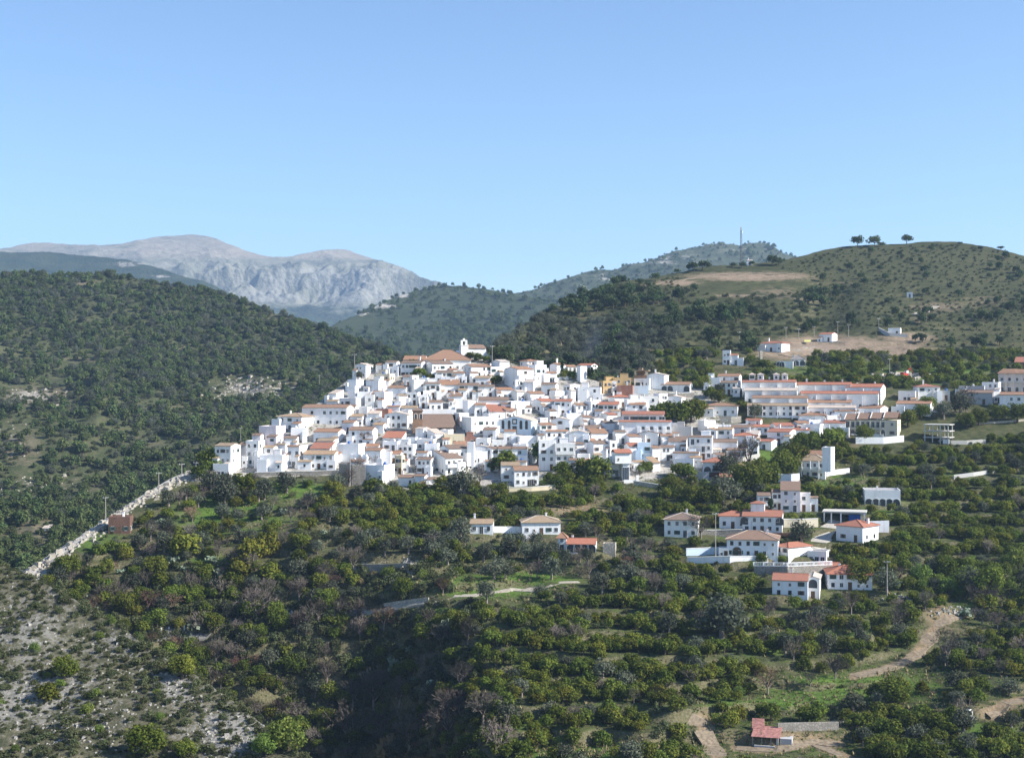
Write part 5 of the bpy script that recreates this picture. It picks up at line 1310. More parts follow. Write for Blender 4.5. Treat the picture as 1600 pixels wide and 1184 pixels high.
for iy in range(int((600 - 235) / step)):
    for ix in range(int(420 / step)):
        x = -210 + (ix + .5 * (iy % 2) + rng.uniform(-.36, .36)) * step; y = 235 + (iy + rng.uniform(-.36, .36)) * step
        if abs(x) > y * .372 + 8: continue
        z = gz(x, y, ['hillside_ground'])
        if z is None: continue
        px, py = proj((x, y, z))
        if py > 1260 or py < VB(px) + 3: continue
        if py < A_crest(px) + 24 and px < 335: continue
        k = pick(px, py)
        if not k: continue
        nz = BVH['hillside_ground'].ray_cast(Vector((x, y, 600)), Vector((0, 0, -1)))[1].z
        if px < 335 and py < A_crest(px) + 40 and k[0] not in ('shrub', 'prickly_pear'): k = ('shrub', .8)
        if k[0] in ('orchard_tree', 'citrus_tree', 'olive_tree') and nz < .955 and rng.random() < .6 and px > 700:
            if rng.random() < .5: continue
            k = ('shrub', rng.uniform(.6, 1.2))
        kind, r = k; r *= .92
        wpx, hpx = 2 * r * FPX / y, 1.8 * r * FPX / y
        if crosses_house(x, y, r) or near_path(px, py, py - hpx, wpx): continue
        if blocks_facade(px, py, y, hpx, wpx):
            if rng.random() < .5 or blocks_facade(px, py, y, hpx * .35, wpx): continue
            kind, r = 'shrub', .8
        plan(kind, x, y, z, r)
for _ in range(900):       # dense undergrowth of the ravine
    px, py = rng.uniform(215, 745), rng.uniform(885, 1200); p = cast(px, py, ['hillside_ground', 'rocky_slope'])
    if p is None or py < G_crest(px) - 2 and False: continue
    if near_path(px, py, py - 8, 14) or p.y < 275 and px < 480: continue
    plan('shrub', p.x, p.y, p.z, rng.uniform(.9, 2.1))
# right hill: orchard strip above the apartments, dark scrub and pines, sparse bushes on the dry crown
step = 5.4
for iy in range(int((1045 - 590) / step)):
    for ix in range(int(645 / step)):
        x = -120 + (ix + rng.uniform(-.45, .45)) * step; y = 590 + (iy + rng.uniform(-.45, .45)) * step
        px = CX + FPX * x / y
        if not (745 < px < 1640): continue
        z = gz(x, y, ['right_hill', 'hillside_ground'])
        if z is None: continue
        py = CY - FPX * z / y
        if py > 612 or crosses_house(x, y, 3) or py < C_crest(px) + 5: continue
        f = float(fbm(np.array([x * .018]), np.array([y * .018]), 3)[0]); q = rng.random()
        if any(((px - a) / c) ** 2 + ((py - b) / d) ** 2 < 1 for a, b, c, d in ((1290, 540, 105, 17), (1230, 552, 50, 10), (1172, 440, 110, 22), (1400, 545, 60, 14), (1400, 588, 40, 6))) and q < .9: continue
        hpx = 6 * FPX / y
        if blocks_facade(px, py, y, hpx, hpx): continue
        if py > 552 and px > 1020:
            if q < .62: plan('orchard_tree', x, y, z, rng.uniform(1.9, 3.0))
            elif q < .75: plan('citrus_tree', x, y, z, rng.uniform(1.8, 2.6))
            elif q < .85: plan('olive_tree', x, y, z, rng.uniform(2, 3))
        elif py > 500 and px < 1060:
            if q < .20 + .6 * f: plan('pine_tree', x, y, z, rng.uniform(2.2, 4.0))
            elif q < .80: plan('olive_tree', x, y, z, rng.uniform(1.9, 3.2))
            elif q < .93: plan('shrub', x, y, z, rng.uniform(1.4, 2.6))
        elif 462 < py and (px < 1290):
            if q < .12 + .85 * f: plan('pine_tree', x, y, z, rng.uniform(2.4, 4.6))
            elif q < .55: plan('shrub', x, y, z, rng.uniform(1.2, 2.6))
        else:
            if q < .03 + .2 * max(0, f): plan('pine_tree', x, y, z, rng.uniform(1.5, 3.0))
            elif q < .85 + .3 * f: plan('shrub', x, y, z, rng.uniform(.4, 1.5))
# rocky foreground slope: shrubs of all sizes
step = 2.0
for iy in range(int((330 - 190) / step)):
    for ix in range(int(130 / step)):
        x = -125 + (ix + rng.uniform(-.5, .5)) * step; y = 190 + (iy + rng.uniform(-.5, .5)) * step
        px = CX + FPX * x / y
        if px < -60 or px > 560: continue
        z = gz(x, y, ['rocky_slope'])
        if z is None: continue
        py = CY - FPX * z / y
        if py > 1230 or py < G_crest(px) - 3: continue
        f = float(fbm(np.array([x * .06]), np.array([y * .06]), 3)[0]); q = rng.random()
        edge = py < G_crest(px) + 28
        if q < .50 + .5 * f + (.25 if edge else 0): plan('shrub', x, y, z, rng.uniform(.35, 1.25) * (1.5 if rng.random() < .12 else 1))
        elif q > .985: plan('light_shrub', x, y, z, rng.uniform(.8, 1.3))

for _ in range(3200):      # low tufts over the rocky slope
    px, py = rng.uniform(-30, 520), rng.uniform(870, 1210)
    if py < G_crest(px) + 2: continue
    p = cast(px, py, ['rocky_slope'])
    if p is None: continue
    if float(fbm(np.array([p.x * .09]), np.array([p.y * .09]), 3)[0]) > -.18: plan('shrub', p.x, p.y, p.z, rng.uniform(.18, .55))
def seen(x, y, z, r):
    t = Vector((x, y, z + 1.4 * r)); L = t.length; d = t.normalized()
    for n in NEAR:
        h = BVH[n].ray_cast(Vector((0, 0, 0)), d, L - 4)
        if h[0] is not None: return False
    return True
# ------------------------------------------------------------------ individuals (the 300 of a kind that show largest) and the rest as one mass each
def stuff_scatter(name, label, pts, meshes_objs):
    """one object of points; geometry nodes set a crown on each point"""
    if not pts: return
    a = np.array(pts, float); n = len(a)
    me = bpy.data.meshes.new(name); me.vertices.add(n); me.vertices.foreach_set('co', a[:, :3].ravel())
    for nm, tp, vals in (('rad', 'FLOAT', a[:, 3]), ('turn', 'FLOAT', nr.random(n) * 6.283), ('pickv', 'INT', nr.integers(0, len(meshes_objs), n))):
        at = me.attributes.new(nm, tp, 'POINT'); at.data.foreach_set('value', vals.astype(np.float32 if tp == 'FLOAT' else np.int32))
    me.update(); o = link_mesh(name, me); tag(o, label, None, None, 'stuff')
    g = bpy.data.node_groups.new(name, 'GeometryNodeTree')
    g.interface.new_socket('Geometry', in_out='INPUT', socket_type='NodeSocketGeometry'); g.interface.new_socket('Geometry', in_out='OUTPUT', socket_type='NodeSocketGeometry')
    gi = g.nodes.new('NodeGroupInput'); go = g.nodes.new('NodeGroupOutput'); jn = g.nodes.new('GeometryNodeJoinGeometry'); L = g.links.new
    def attr(nm, tp): 
        nd = g.nodes.new('GeometryNodeInputNamedAttribute'); nd.data_type = tp; nd.inputs['Name'].default_value = nm; return nd.outputs[0]
    rad, turn, pk = attr('rad', 'FLOAT'), attr('turn', 'FLOAT'), attr('pickv', 'INT')
    cb = g.nodes.new('ShaderNodeCombineXYZ'); L(turn, cb.inputs[2])
    for k, ob in enumerate(meshes_objs):
        oi = g.nodes.new('GeometryNodeObjectInfo'); oi.transform_space = 'ORIGINAL'; oi.inputs['Object'].default_value = ob
        cp = g.nodes.new('FunctionNodeCompare'); cp.data_type = 'INT'; cp.operation = 'EQUAL'; L(pk, cp.inputs[2]); cp.inputs[3].default_value = k
        ip = g.nodes.new('GeometryNodeInstanceOnPoints'); L(gi.outputs[0], ip.inputs['Points']); L(cp.outputs[0], ip.inputs['Selection']); L(oi.outputs['Geometry'], ip.inputs['Instance'])
        L(cb.outputs[0], ip.inputs['Rotation']); L(rad, ip.inputs['Scale']); L(ip.outputs[0], jn.inputs[0])
    L(jn.outputs[0], go.inputs[0]); md = o.modifiers.new('scatter', 'NODES'); md.node_group = g
    return o
PALM = [(palm_mesh('fronds', k), trunk_mesh('trunk', M['bark'], 0, .01, k, 0)) for k in range(2)]
def plant(kind, x, y, z, r, q):
    word, cat, short = KINDWORD[kind]; group = short + ('es' if short.endswith('bush') else 's') + (' on the hillsides' if cat == 'tree' else ' on the slopes')
    if kind == 'palm_tree':
        o = empty('palm_tree', (x, y, z), q.uniform(0, 6)); h = q.uniform(2.5, 4.5)
        b = MB(); b.bar((0, 0, -.5), (0, 0, h), .22, .17, 7); b.build('trunk', M['bark'], o)
        c = link_mesh('fronds', PALM[q.randrange(2)][0], o, (0, 0, h)); c.scale = (r * 1.2,) * 3
    else:
        cm, tm = q.choice(PL[kind])
        if tm is None: o = link_mesh(kind, cm, None, (x, y, z), q.uniform(0, 6.28)); o.scale = (r * q.uniform(.9, 1.1), r * q.uniform(.9, 1.1), r * q.uniform(.8, 1.15))
        else:
            o = empty(kind, (x, y, z), q.uniform(0, 6.28), 1.0); o.scale = (r * q.uniform(.92, 1.1), r * q.uniform(.92, 1.1), r * q.uniform(.85, 1.15))
            link_mesh('trunk', tm, o); link_mesh('branches' if kind in ('bare_tree', 'russet_tree') else 'crown', cm, o)
    px, py = proj((x, y, z + r)); wpx = 2 * r * FPX / y
    tag(o, None, cat, group)
    size = 'big ' if wpx > 42 else 'small ' if wpx < 18 else ''
    THINGS.append((o, size + word, short, (px, py)))
    return o
STUFFLAB = {'orchard_tree': ('orchard_canopy', 'mass of further dark green orchard trees covering the terraces'), 'shrub': ('scrub', 'low scrub scattered over the slopes'),
            'citrus_tree': ('citrus_canopy', 'further yellowish green citrus crowns among the terraces'), 'olive_tree': ('olive_canopy', 'further grey-green olive crowns over the slopes'),
            'pine_tree': ('pine_wood', 'dark pine crowns spread over the right hill'), 'light_shrub': ('light_scrub', 'further light green bushes'), 'bare_tree': ('bare_canopy', 'further leafless crowns'),
            'prickly_pear': ('cactus_scrub', 'further pale cactus clumps'), 'dry_reed': ('reeds', 'dry reeds'), 'broad_tree': ('broad_canopy', 'further dense dark crowns')}
qq = random.Random(5)
HASH = {}
for kind, lst in PLACED.items():
    vis = []
    rest = []
    for (x, y, z, r) in lst:
        px, py = proj((x, y, z + r)); (vis if -15 < px < 1615 and 300 < py < 1190 and seen(x, y, z, r) else rest).append((r / y, (x, y, z, r)))
    vis.sort(key=lambda t: -t[0])
    ind = [t[1] for t in vis[:296]]; more = [t[1] for t in vis[296:]] + [t[1] for t in rest]
    objs = [plant(kind, *t, qq) for t in ind]
    if more and kind in STUFFLAB:
        srcs = {}
        for o in objs:
            c = o if o.type == 'MESH' else [ch for ch in o.children if not ch.name.startswith('trunk')][0]
            srcs.setdefault(c.data.name, c)
        stuff_scatter(*STUFFLAB[kind], more, list(srcs.values()))

# wooded left hill and the far ridges: pines and scrub as masses, the 290 nearest pines as single trees
BARE = [(60,620,120,24,.95),(300,548,60,12,.9),(310,640,100,20,.85),(385,607,75,24,.8),(455,600,40,10,.8),(30,700,50,50,.85),(120,760,80,30,.7),(50,830,70,40,.8),(430,498,60,10,.8),(130,560,70,14,.75),(230,690,60,16,.75),(200,600,50,12,.6),(130,442,24,6,.9),(520,560,40,12,.5)]
def wood(layer, n, ylo, yhi, xr, smin, smax, dens, seed):
    g = np.random.default_rng(seed); out = []
    while len(out) < n:
        y = g.uniform(ylo, yhi); x = g.uniform(-xr, xr) * y
        px = CX + FPX * x / y
        if px < -40 or px > 1640: continue
        z = gz(x, y, [layer])
        if z is None: continue
        py = CY - FPX * z / y; f = float(fbm(np.array([x * dens]), np.array([y * dens]), 4)[0])
        if g.random() < .66 + 1.0 * f: out.append((x, y, z - .3, g.uniform(smin, smax)))
        elif g.random() < .04: out.append(None)
    out = [o for o in out if o]
    if layer == 'wooded_hill':
        keep = []
        for t in out:
            p_, q_ = CX + FPX * t[0] / t[1], CY - FPX * t[2] / t[1]
            w = float(gauss(np.array([p_]), np.array([q_]), BARE)[0]) + .35 * float(fbm(np.array([t[0] * .02 + 50]), np.array([t[1] * .02]), 3)[0])
            if g.random() > w * (.9 if seed < 35 else .35): keep.append(t)
        out = keep
    return out
lp = wood('wooded_hill', 6500, 540, 1400, .38, 1.5, 3.8, .008, 31) + wood('wooded_hill', 5500, 900, 1400, .38, 1.5, 3.4, .015, 32)
lp = [t for t in lp if not (((CX + FPX * t[0] / t[1] - 385) / 60) ** 2 + ((CY - FPX * t[2] / t[1] - 607) / 20) ** 2 < 1 or ((CX + FPX * t[0] / t[1] - 50) / 45) ** 2 + ((CY - FPX * t[2] / t[1] - 620) / 14) ** 2 < 1)]
vis = sorted([t for t in lp if B_crest(CX + FPX * t[0] / t[1]) < CY - FPX * t[2] / t[1] + 2 and seen(*t)], key=lambda t: -t[3] / t[1])
first = vis[:280]; firstset = set(first)
hillp = []
for (x, y, z, r) in first:
    o = empty('hill_pine', (x, y, z), qq.uniform(0, 6)); o.scale = (r, r, r * qq.uniform(.85, 1.2))
    cm, tm = qq.choice(PL['hill_pine']); link_mesh('trunk', tm, o); link_mesh('crown', cm, o)
    tag(o, None, 'tree', 'pines on the left wooded hill'); THINGS.append((o, ('broad ' if r > 3.8 else '') + 'dark pine on the left wooded hill', 'hill pine', proj((x, y, z + r)))); hillp.append(o)
stuff_src = [o.children[1] if o.children[0].name.startswith('trunk') else o.children[0] for o in hillp[:6]]
stuff_scatter('pine_forest', 'pine wood covering the left hill', [t for t in lp if t not in firstset], stuff_src + [[ch for ch in ob.children if ch.name.startswith('crown')][0] for ob in C.objects if ob.type == 'EMPTY' and ob.name.split('.')[0] == 'olive_tree'][:3])
sh_objs = [ob for ob in C.objects if ob.name.split('.')[0] == 'shrub'][:4]
stuff_scatter('hill_scrub', 'low scrub covering the left hill between the pines', wood('wooded_hill', 11000, 540, 1400, .38, .8, 2.2, .02, 37), sh_objs)
stuff_scatter('ridge_forest', 'dark wood on the middle ridge', wood('wooded_ridge', 6000, 1500, 2560, .2, 2.6, 5.0, .004, 41), stuff_src)
stuff_scatter('far_forest', 'sparse trees on the distant rocky ridge', wood('rocky_ridge', 2400, 2350, 3450, .22, 2.2, 5.0, .003, 43), stuff_src)
# ------------------------------------------------------------------ paths and tracks draped over the ground
def strip(name, label, pts, w, mat, layers=('hillside_ground',), lift=.05, kind='structure', step=2.5):
    P = [cast(x, y, layers) for x, y in pts]; P = [p for p in P if p is not None]; b = MB(); line = []
    for a, c in zip(P[:-1], P[1:]):
        n = max(1, int((c - a).length / step))
        for k in range(n): line.append(a.lerp(c, k / n))
    line.append(P[-1]); prev = None
    for i, p in enumerate(line):
        d = (line[min(i + 1, len(line) - 1)] - line[max(i - 1, 0)]); d.z = 0; d.normalize(); s = Vector((-d.y, d.x, 0)) * w * .5 * (1 + .22 * math.sin(i * 1.7) + .12 * math.sin(i * .73))
        zs = [gz(q.x, q.y, layers) or p.z for q in (p - s, p, p + s)]; zm = sum(zs) / 3 + lift
        za, zb = .6 * zs[0] + .4 * zm + lift, .6 * zs[2] + .4 * zm + lift
        cur = [(p.x - s.x, p.y - s.y, za), (p.x + s.x, p.y + s.y, zb), (p.x + s.x, p.y + s.y, zb - .6), (p.x - s.x, p.y - s.y, za - .6)]
        if prev:
            b.poly([prev[0], prev[1], cur[1], cur[0]]); b.poly([prev[1], prev[2], cur[2], cur[1]]); b.poly([prev[3], prev[0], cur[0], cur[3]])
        prev = cur
    o = b.build(name, mat); tag(o, label, None, None, kind); return o
strip('path', 'pale footpath crossing the green slope below the arcaded house', PATHS[1], 2.6, M['path'])
strip('dirt_track', 'dirt track curving up the terraces at the right', PATHS[2], 3.4, M['dirt'])
strip('dirt_track', 'dirt track running down to the bottom edge', PATHS[3], 4.0, M['dirt'])
strip('dirt_track', 'bare yard and track below the farm shed', PATHS[4], 3.2, M['dirt'])
strip('dirt_track', 'short dirt track leaving the farm shed downhill', PATHS[5], 2.2, M['dirt'])
strip('dirt_track', 'short dirt track at the lower right edge', PATHS[6], 3.0, M['dirt'])
strip('road', 'road with a pale edge passing below the ravine terraces', [(225, 992), (270, 984), (320, 977), (370, 967), (430, 957), (500, 950), (560, 952)], 4.0, M['asphalt'])
strip('road', 'lane below the left end of the village', [(395, 742), (440, 742), (490, 741), (545, 739)], 3.2, M['pavement'])
strip('driveway', 'pale concrete driveway climbing between the villas', [(1266, 866), (1276, 852), (1288, 840), (1300, 822), (1304, 812)], 5.0, M['pavement'])
strip('hill_track', 'pale track on the right hill above the bungalows', [(1150, 565), (1180, 556), (1215, 553), (1260, 558)], 3.0, M['dirt'], ('right_hill',))
strip('hill_track', 'broad pale track crossing the upper right hill', [(1000, 446), (1060, 438), (1110, 430), (1180, 427), (1240, 428)], 6.0, M['dirt'], ('right_hill',))
strip('hill_track', 'short steep pale track on the right hill', [(1431, 492), (1445, 484), (1460, 478)], 6.0, M['path'], ('right_hill',))
strip('hill_track', 'pale track edging the bare field on the right hill', [(1276, 470), (1240, 466), (1190, 462), (1150, 461)], 3.0, M['dirt'], ('right_hill',))
strip('hill_track', 'pale firebreak on the left hill near the stony outcrop', [(425, 606), (450, 605), (480, 606)], 4.0, M['path'], ('wooded_hill',))

# ------------------------------------------------------------------ walls
def wall(name, label, pts, hpx, mat, cat='wall', th=.4, coping=None, layers=('hillside_ground',), balus=0, capm='cap_white'):
    P = [cast(x, y, layers) for x, y in pts]
    P = [p for p in P if p is not None]
    if len(P) < 2: return
    c0 = sum(P, Vector()) / len(P); root = empty(name, c0); tag(root, label, cat, 'garden and retaining walls')
    b = MB(); cp = MB(); bl = MB(); D = c0.y; H = hpx * D / FPX; zt = max(p.z for p in P) + H if hpx < 40 else 0
    for i, (a, c) in enumerate(zip(P[:-1], P[1:])):
        a = a - c0; c = c - c0; d = (c - a); d.z = 0; d.normalize(); s = Vector((-d.y, d.x, 0)) * th * .5; a = a + d * .003 * i
        za, zc = a.z + H, c.z + H
        b.hull8([(a.x + s.x, a.y + s.y, a.z - 2.5), (a.x - s.x, a.y - s.y, a.z - 2.5), (c.x - s.x, c.y - s.y, c.z - 2.5), (c.x + s.x, c.y + s.y, c.z - 2.5), (a.x + s.x, a.y + s.y, za), (a.x - s.x, a.y - s.y, za), (c.x - s.x, c.y - s.y, zc), (c.x + s.x, c.y + s.y, zc)])
        s2 = s * 1.35
        if coping:
            cp.hull8([(a.x + s2.x, a.y + s2.y, za + .003), (a.x - s2.x, a.y - s2.y, za + .003), (c.x - s2.x, c.y - s2.y, zc + .003), (c.x + s2.x, c.y + s2.y, zc + .003), (a.x + s2.x, a.y + s2.y, za + .15), (a.x - s2.x, a.y - s2.y, za + .15), (c.x - s2.x, c.y - s2.y, zc + .15), (c.x + s2.x, c.y + s2.y, zc + .15)])
        if balus:
            n = max(2, int((c - a).length / .45))
            for k in range(n + 1):
                p = a.lerp(c, k / n); z = za + (zc - za) * k / n + .15; r = .2 if k % 6 == 0 else .08
                bl.box(p.x - r, p.x + r, p.y - r, p.y + r, z, z + (.95 if k % 6 == 0 else .78))
            bl.hull8([(a.x + s.x * .7, a.y + s.y * .7, za + .93), (a.x - s.x * .7, a.y - s.y * .7, za + .93), (c.x - s.x * .7, c.y - s.y * .7, zc + .93), (c.x + s.x * .7, c.y + s.y * .7, zc + .93), (a.x + s.x * .7, a.y + s.y * .7, za + 1.08), (a.x - s.x * .7, a.y - s.y * .7, za + 1.08), (c.x - s.x * .7, c.y - s.y * .7, zc + 1.08), (c.x + s.x * .7, c.y + s.y * .7, zc + 1.08)])
    b.build('wall_body', mat, root)
    if coping: cp.build('coping', M[capm], root)
    if balus: bl.build('balustrade', M['white'], root)
    return root
for nm, lb, pts, h, m, cp, bl in WALLS: wall(nm, lb, pts, h, M[m], coping=cp, balus=bl)
wall('hill_wall', 'broken low wall beside the hut on the upper right slope', [(1374, 517), (1390, 525), (1418, 527)], 5, M['concrete'], layers=('right_hill',))
wall('ruin_wall', 'pale stone pillar-like wall stub below the red hip bungalow on the hill', [(1187, 561), (1191, 561)], 13, M['pale_stone'], layers=('right_hill',), th=1.2)
o, W, H, m = special('hillside_pool', 'swimming pool on a white deck beside the arcaded villa on the hill', 'pool', 1266, 1297, 568, 573, 6, 3, layers=('right_hill', 'hillside_ground'))
b = MB(); b.box(-W/2, W/2, -3, 3, -3, H); b.build('deck', M['white'], o); b = MB(); b.poly([(-W*.4, -2, H + .01), (W*.4, -2, H + .01), (W*.4, 2, H + .01), (-W*.4, 2, H + .01)]); b.build('pool_surface', M['pool_water'], o)
o, W, H, m = special('concrete_slab', 'pale concrete slab in front of the small red-roofed bungalow on the slope', 'slab', 1278, 1328, 531, 535, 8, 8, layers=('right_hill',))
b = MB(); b.box(-W/2, W/2, -4, 4, -4, .4); b.build('slab_top', M['concrete'], o)
o, W, H, m = special('water_tank_cover', 'yellow-green canvas shelter on the bare slope of the right hill', 'shelter', 1257, 1267, 534, 539, 3, 4, layers=('right_hill',))
b = MB(); roof_slab(b, [(-W/2, -1.5, H), (W/2, -1.5, H), (W/2, 0, H + 1), (-W/2, 0, H + 1)], .06); roof_slab(b, [(W/2, 1.5, H), (-W/2, 1.5, H), (-W/2, 0, H + 1), (W/2, 0, H + 1)], .06); b.build('canvas', M['yellow'], o)
for sx in (-1, 1):
    for sy in (-1, 1):
        b = MB(); b.box(-.06, .06, -.06, .06, -1, H); b.build('post', M['pole_metal'], o, (sx * (W/2 - .1), sy * 1.3, 0))

# ------------------------------------------------------------------ poles, mast
def pole(px, ytop, ybase, label, wood=True, arms=1, layers=NEAR, group='utility poles', r=.16):
    p = cast(px, ybase, layers)
    if p is None: return
    H = (ybase - ytop) * p.y / FPX; o = empty('utility_pole', p, rng.uniform(-.4, .4)); tag(o, label, 'pole', group)
    b = MB(); b.bar((0, 0, -1), (0, 0, H), r, r * .6, 7); b.build('shaft', M['pole_wood' if wood else 'pole_metal'], o)
    for k in range(arms):
        b = MB(); z = H - .35 - k * .9; b.box(-.9, .9, -.07, .07, z, z + .12); b.build('crossarm', M['pole_metal'], o)
        ins = MB()
        for u in (-.75, 0.25, .75): ins.bar((u, 0, z + .125), (u, 0, z + .36), .06, .05, 5)
        ins.build('insulator', M['cap_white'], o)
for a in [(547, 715, 759, 'tall pale pole in front of the dark stone retaining wall'), (376, 668, 698, 'pole behind the tall houses at the left tip of the village'), (499, 586, 612, 'pole on the bare shoulder left of the village top'),
    (554, 553, 590, 'thin pole beside the gable-fronted house at the upper left'), (1118, 801, 872, 'tall grey pole in front of the lower villa group'), (1386, 876, 938, 'tall pole among the bushes right of the lowest red-roofed villas'),
    (769, 540, 585, 'dark slender pole right of the hilltop chapel'), (306, 722, 748, 'pole left of the tall house at the left tip of the village'), (284, 724, 742, 'upper pole on the stony ridge at the left'), (248, 738, 768, 'second pole down the stony ridge'), (165, 776, 810, 'lower pole on the stony ridge beside the brick ruin'),
    (1155, 518, 536, 'first pole from the left in the row below the dark pines'), (1228, 511, 529, 'second pole from the left in the row below the dark pines'), (1248, 513, 530, 'third pole from the left in the row below the dark pines'), (1272, 510, 525, 'fourth pole in the row, left of the small bungalow'),
    (1309, 502, 524, 'pole right behind the small bungalow on the slope'), (1326, 507, 527, 'last pole of the row, right of the small bungalow'), (1373, 497, 517, 'pole above the flat-roofed hut on the slope'), (1390, 560, 592, 'thin pole beside the red excavator')]: pole(*a)
p = cast(1158, 419, ['right_hill']); Hm = 64 * p.y / FPX; o = empty('lattice_mast', p); tag(o, 'tall thin lattice radio mast on the ridge of the right hill', 'mast')
def mastw(z): return .95 - .55 * z / Hm
for k in range(3):
    a = 2 * math.pi * k / 3 + .3; b = MB(); b.bar((math.cos(a) * mastw(0), math.sin(a) * mastw(0), -1), (math.cos(a) * mastw(Hm), math.sin(a) * mastw(Hm), Hm), .15, .12, 5); b.build('leg', M['mast_steel'], o)
    br = MB(); n = 14; a2 = 2 * math.pi * (k + 1) / 3 + .3
    for j in range(n):
        z0, z1 = Hm * j / n, Hm * (j + 1) / n; A, B_ = (a, a2) if j % 2 else (a2, a)
        br.bar((math.cos(A) * mastw(z0), math.sin(A) * mastw(z0), z0), (math.cos(B_) * mastw(z1), math.sin(B_) * mastw(z1), z1), .045, sides=3)
    br.build('bracing', M['mast_steel'], o)
b = MB(); b.bar((.6, -.3, Hm * .88), (.9, -.5, Hm * .88), .5, .6, 10); b.bar((0, 0, Hm), (0, 0, Hm + 3), .05, .03, 4)
for k in range(3): b.box(-.75 + .5 * k, -.55 + .5 * k, -.8, -.6, Hm * .93, Hm)
b.build('antenna', M['cap_white'], o)

# ------------------------------------------------------------------ excavator, tank, umbrella, water tanks, kerb stones
p = cast(1414, 590, ['right_hill', 'hillside_ground']); s = p.y / FPX; o = empty('excavator', p, .4); tag(o, 'small red excavator with a raised arm on the pale spoil heap', 'excavator')
b = MB(); b.box(-1.5, 1.5, -1.2, -.6, 0, .8); b.box(-1.5, 1.5, .6, 1.2, 0, .8); b.build('track', M['rubber'], o)
b = MB(); b.box(-1.6, 1.0, -1.2, 1.2, .85, 1.9); b.box(-1.7, -.7, -1.1, 1.1, 1.9, 2.3); b.build('body', M['red_paint'], o)
b = MB(); b.box(-.1, 1.1, -1.15, .1, 1.91, 3.1); b.build('cab', M['frame_white'], o)
b = MB(); b.bar((1.0, .5, 1.5), (3.0, .5, 4.4), .26, .2, 5); b.bar((3.0, .5, 4.4), (4.6, .5, 2.2), .2, .14, 5); b.build('arm', M['red_paint'], o)
b = MB(); b.hull8([(4.3, .1, 1.5), (5.0, .1, 1.6), (5.0, .9, 1.6), (4.3, .9, 1.5), (4.4, .1, 2.2), (5.1, .1, 2.4), (5.1, .9, 2.4), (4.4, .9, 2.2)]); b.build('bucket', M['iron'], o)
p = cast(1514, 1118); o = empty('storage_tank', p, .2); tag(o, 'small white storage tank among the trees at the lower right', 'tank')
b = MB(); b.bar((0, 0, 0), (0, 0, 1.3), .8, .8, 14); b.bar((0, 0, 1.3), (0, 0, 1.6), .8, .25, 14); b.build('tank_body', M['cap_white'], o); b = MB(); b.box(-.9, .9, -.9, .9, -.6, 0); b.build('plinth', M['concrete'], o)
b = MB(); b.bar((0, 0, 1.6), (0, 0, 1.75), .25, .25, 10); b.build('lid', M['iron'], o)
p = cast(1461, 652); o = empty('parasol', p); tag(o, 'white garden parasol beside the large round tree', 'parasol')
b = MB(); b.bar((0, 0, -.3), (0, 0, 2.5), .05, .05, 6); b.build('pole', M['pole_metal'], o)
b = MB()
for k in range(8):
    a, c = 2 * math.pi * k / 8, 2 * math.pi * (k + 1) / 8; b.poly([(1.7 * math.cos(a), 1.7 * math.sin(a), 2.0), (1.7 * math.cos(c), 1.7 * math.sin(c), 2.0), (0, 0, 2.6)])
    b.poly([(1.7 * math.cos(c), 1.7 * math.sin(c), 1.97), (1.7 * math.cos(a), 1.7 * math.sin(a), 1.97), (0, 0, 2.55)])
b.build('canopy', M['cap_white'], o)
km = MB(); km.hull8([(-.22, -.16, -.5), (.22, -.16, -.5), (.22, .16, -.5), (-.22, .16, -.5), (-.16, -.12, .75), (.16, -.12, .75), (.16, .12, .75), (-.16, .12, .75)]); km.box(-.15, .15, -.11, .11, .752, .95, 1)
kme = km.mesh('kerb_stone', [M['cap_white'], M['white']])
NTH = 'first second third fourth fifth sixth seventh eighth ninth tenth eleventh twelfth thirteenth fourteenth fifteenth sixteenth seventeenth eighteenth nineteenth twentieth twenty-first twenty-second twenty-third twenty-fourth twenty-fifth twenty-sixth'.split()
for k in range(26):
    t = k / 25; x = 228 + 300 * t; y = 989 - 42 * t + 4 * math.sin(t * 3)
    p = cast(x, y - 1, ['hillside_ground'])
    if p is None: continue
    o = link_mesh('kerb_stone', kme, None, p, rng.random()); tag(o, ('leftmost' if k == 0 else NTH[k]) + ' small white kerb stone from the left along the ravine road', 'kerb stone', 'white kerb stones along the road')
    if k == 0: o['label'] = 'leftmost small white kerb stone along the ravine road'
# ------------------------------------------------------------------ rocks: pale boulders of the stony ridge and outcrops (nobody could count them)
def rock_mass(name, label, spots, layers, mat):
    b = MB()
    for (cx_, cy_, rx, ry, n, s0, s1) in spots:
        for _ in range(n):
            px, py = rng.gauss(cx_, rx * .5), rng.gauss(cy_, ry * .5); p = cast(px, py, layers)
            if p is None: continue
            s = rng.uniform(s0, s1) * (1.8 if rng.random() < .08 else 1); a = rng.uniform(0, 6.3); ca, sa = math.cos(a), math.sin(a)
            def v(x, y, z):
                x *= rng.uniform(.6, 1.2) * s; y *= rng.uniform(.6, 1.2) * s; z *= rng.uniform(.5, 1.0) * s
                return (p.x + x * ca - y * sa, p.y + x * sa + y * ca, p.z + z)
            b.hull8([v(-1, -.8, -.5), v(1, -.8, -.5), v(1, .8, -.5), v(-1, .8, -.5), v(-.6, -.5, .6), v(.6, -.5, .8), v(.6, .5, .8), v(-.6, .5, .6)])
    o = b.build(name, mat); tag(o, label, None, None, 'stuff')
ridge = []
for k in range(46):
    t = k / 45; x = 48 + 250 * t; ridge.append((x, float(A_crest(np.array([x]))[0]) + 7, 13, 10, 6, .25, 1.05))
rock_mass('ridge_boulders', 'pale boulders strewn along the stony ridge on the left', ridge, ['hillside_ground'], M['rock_pale'])
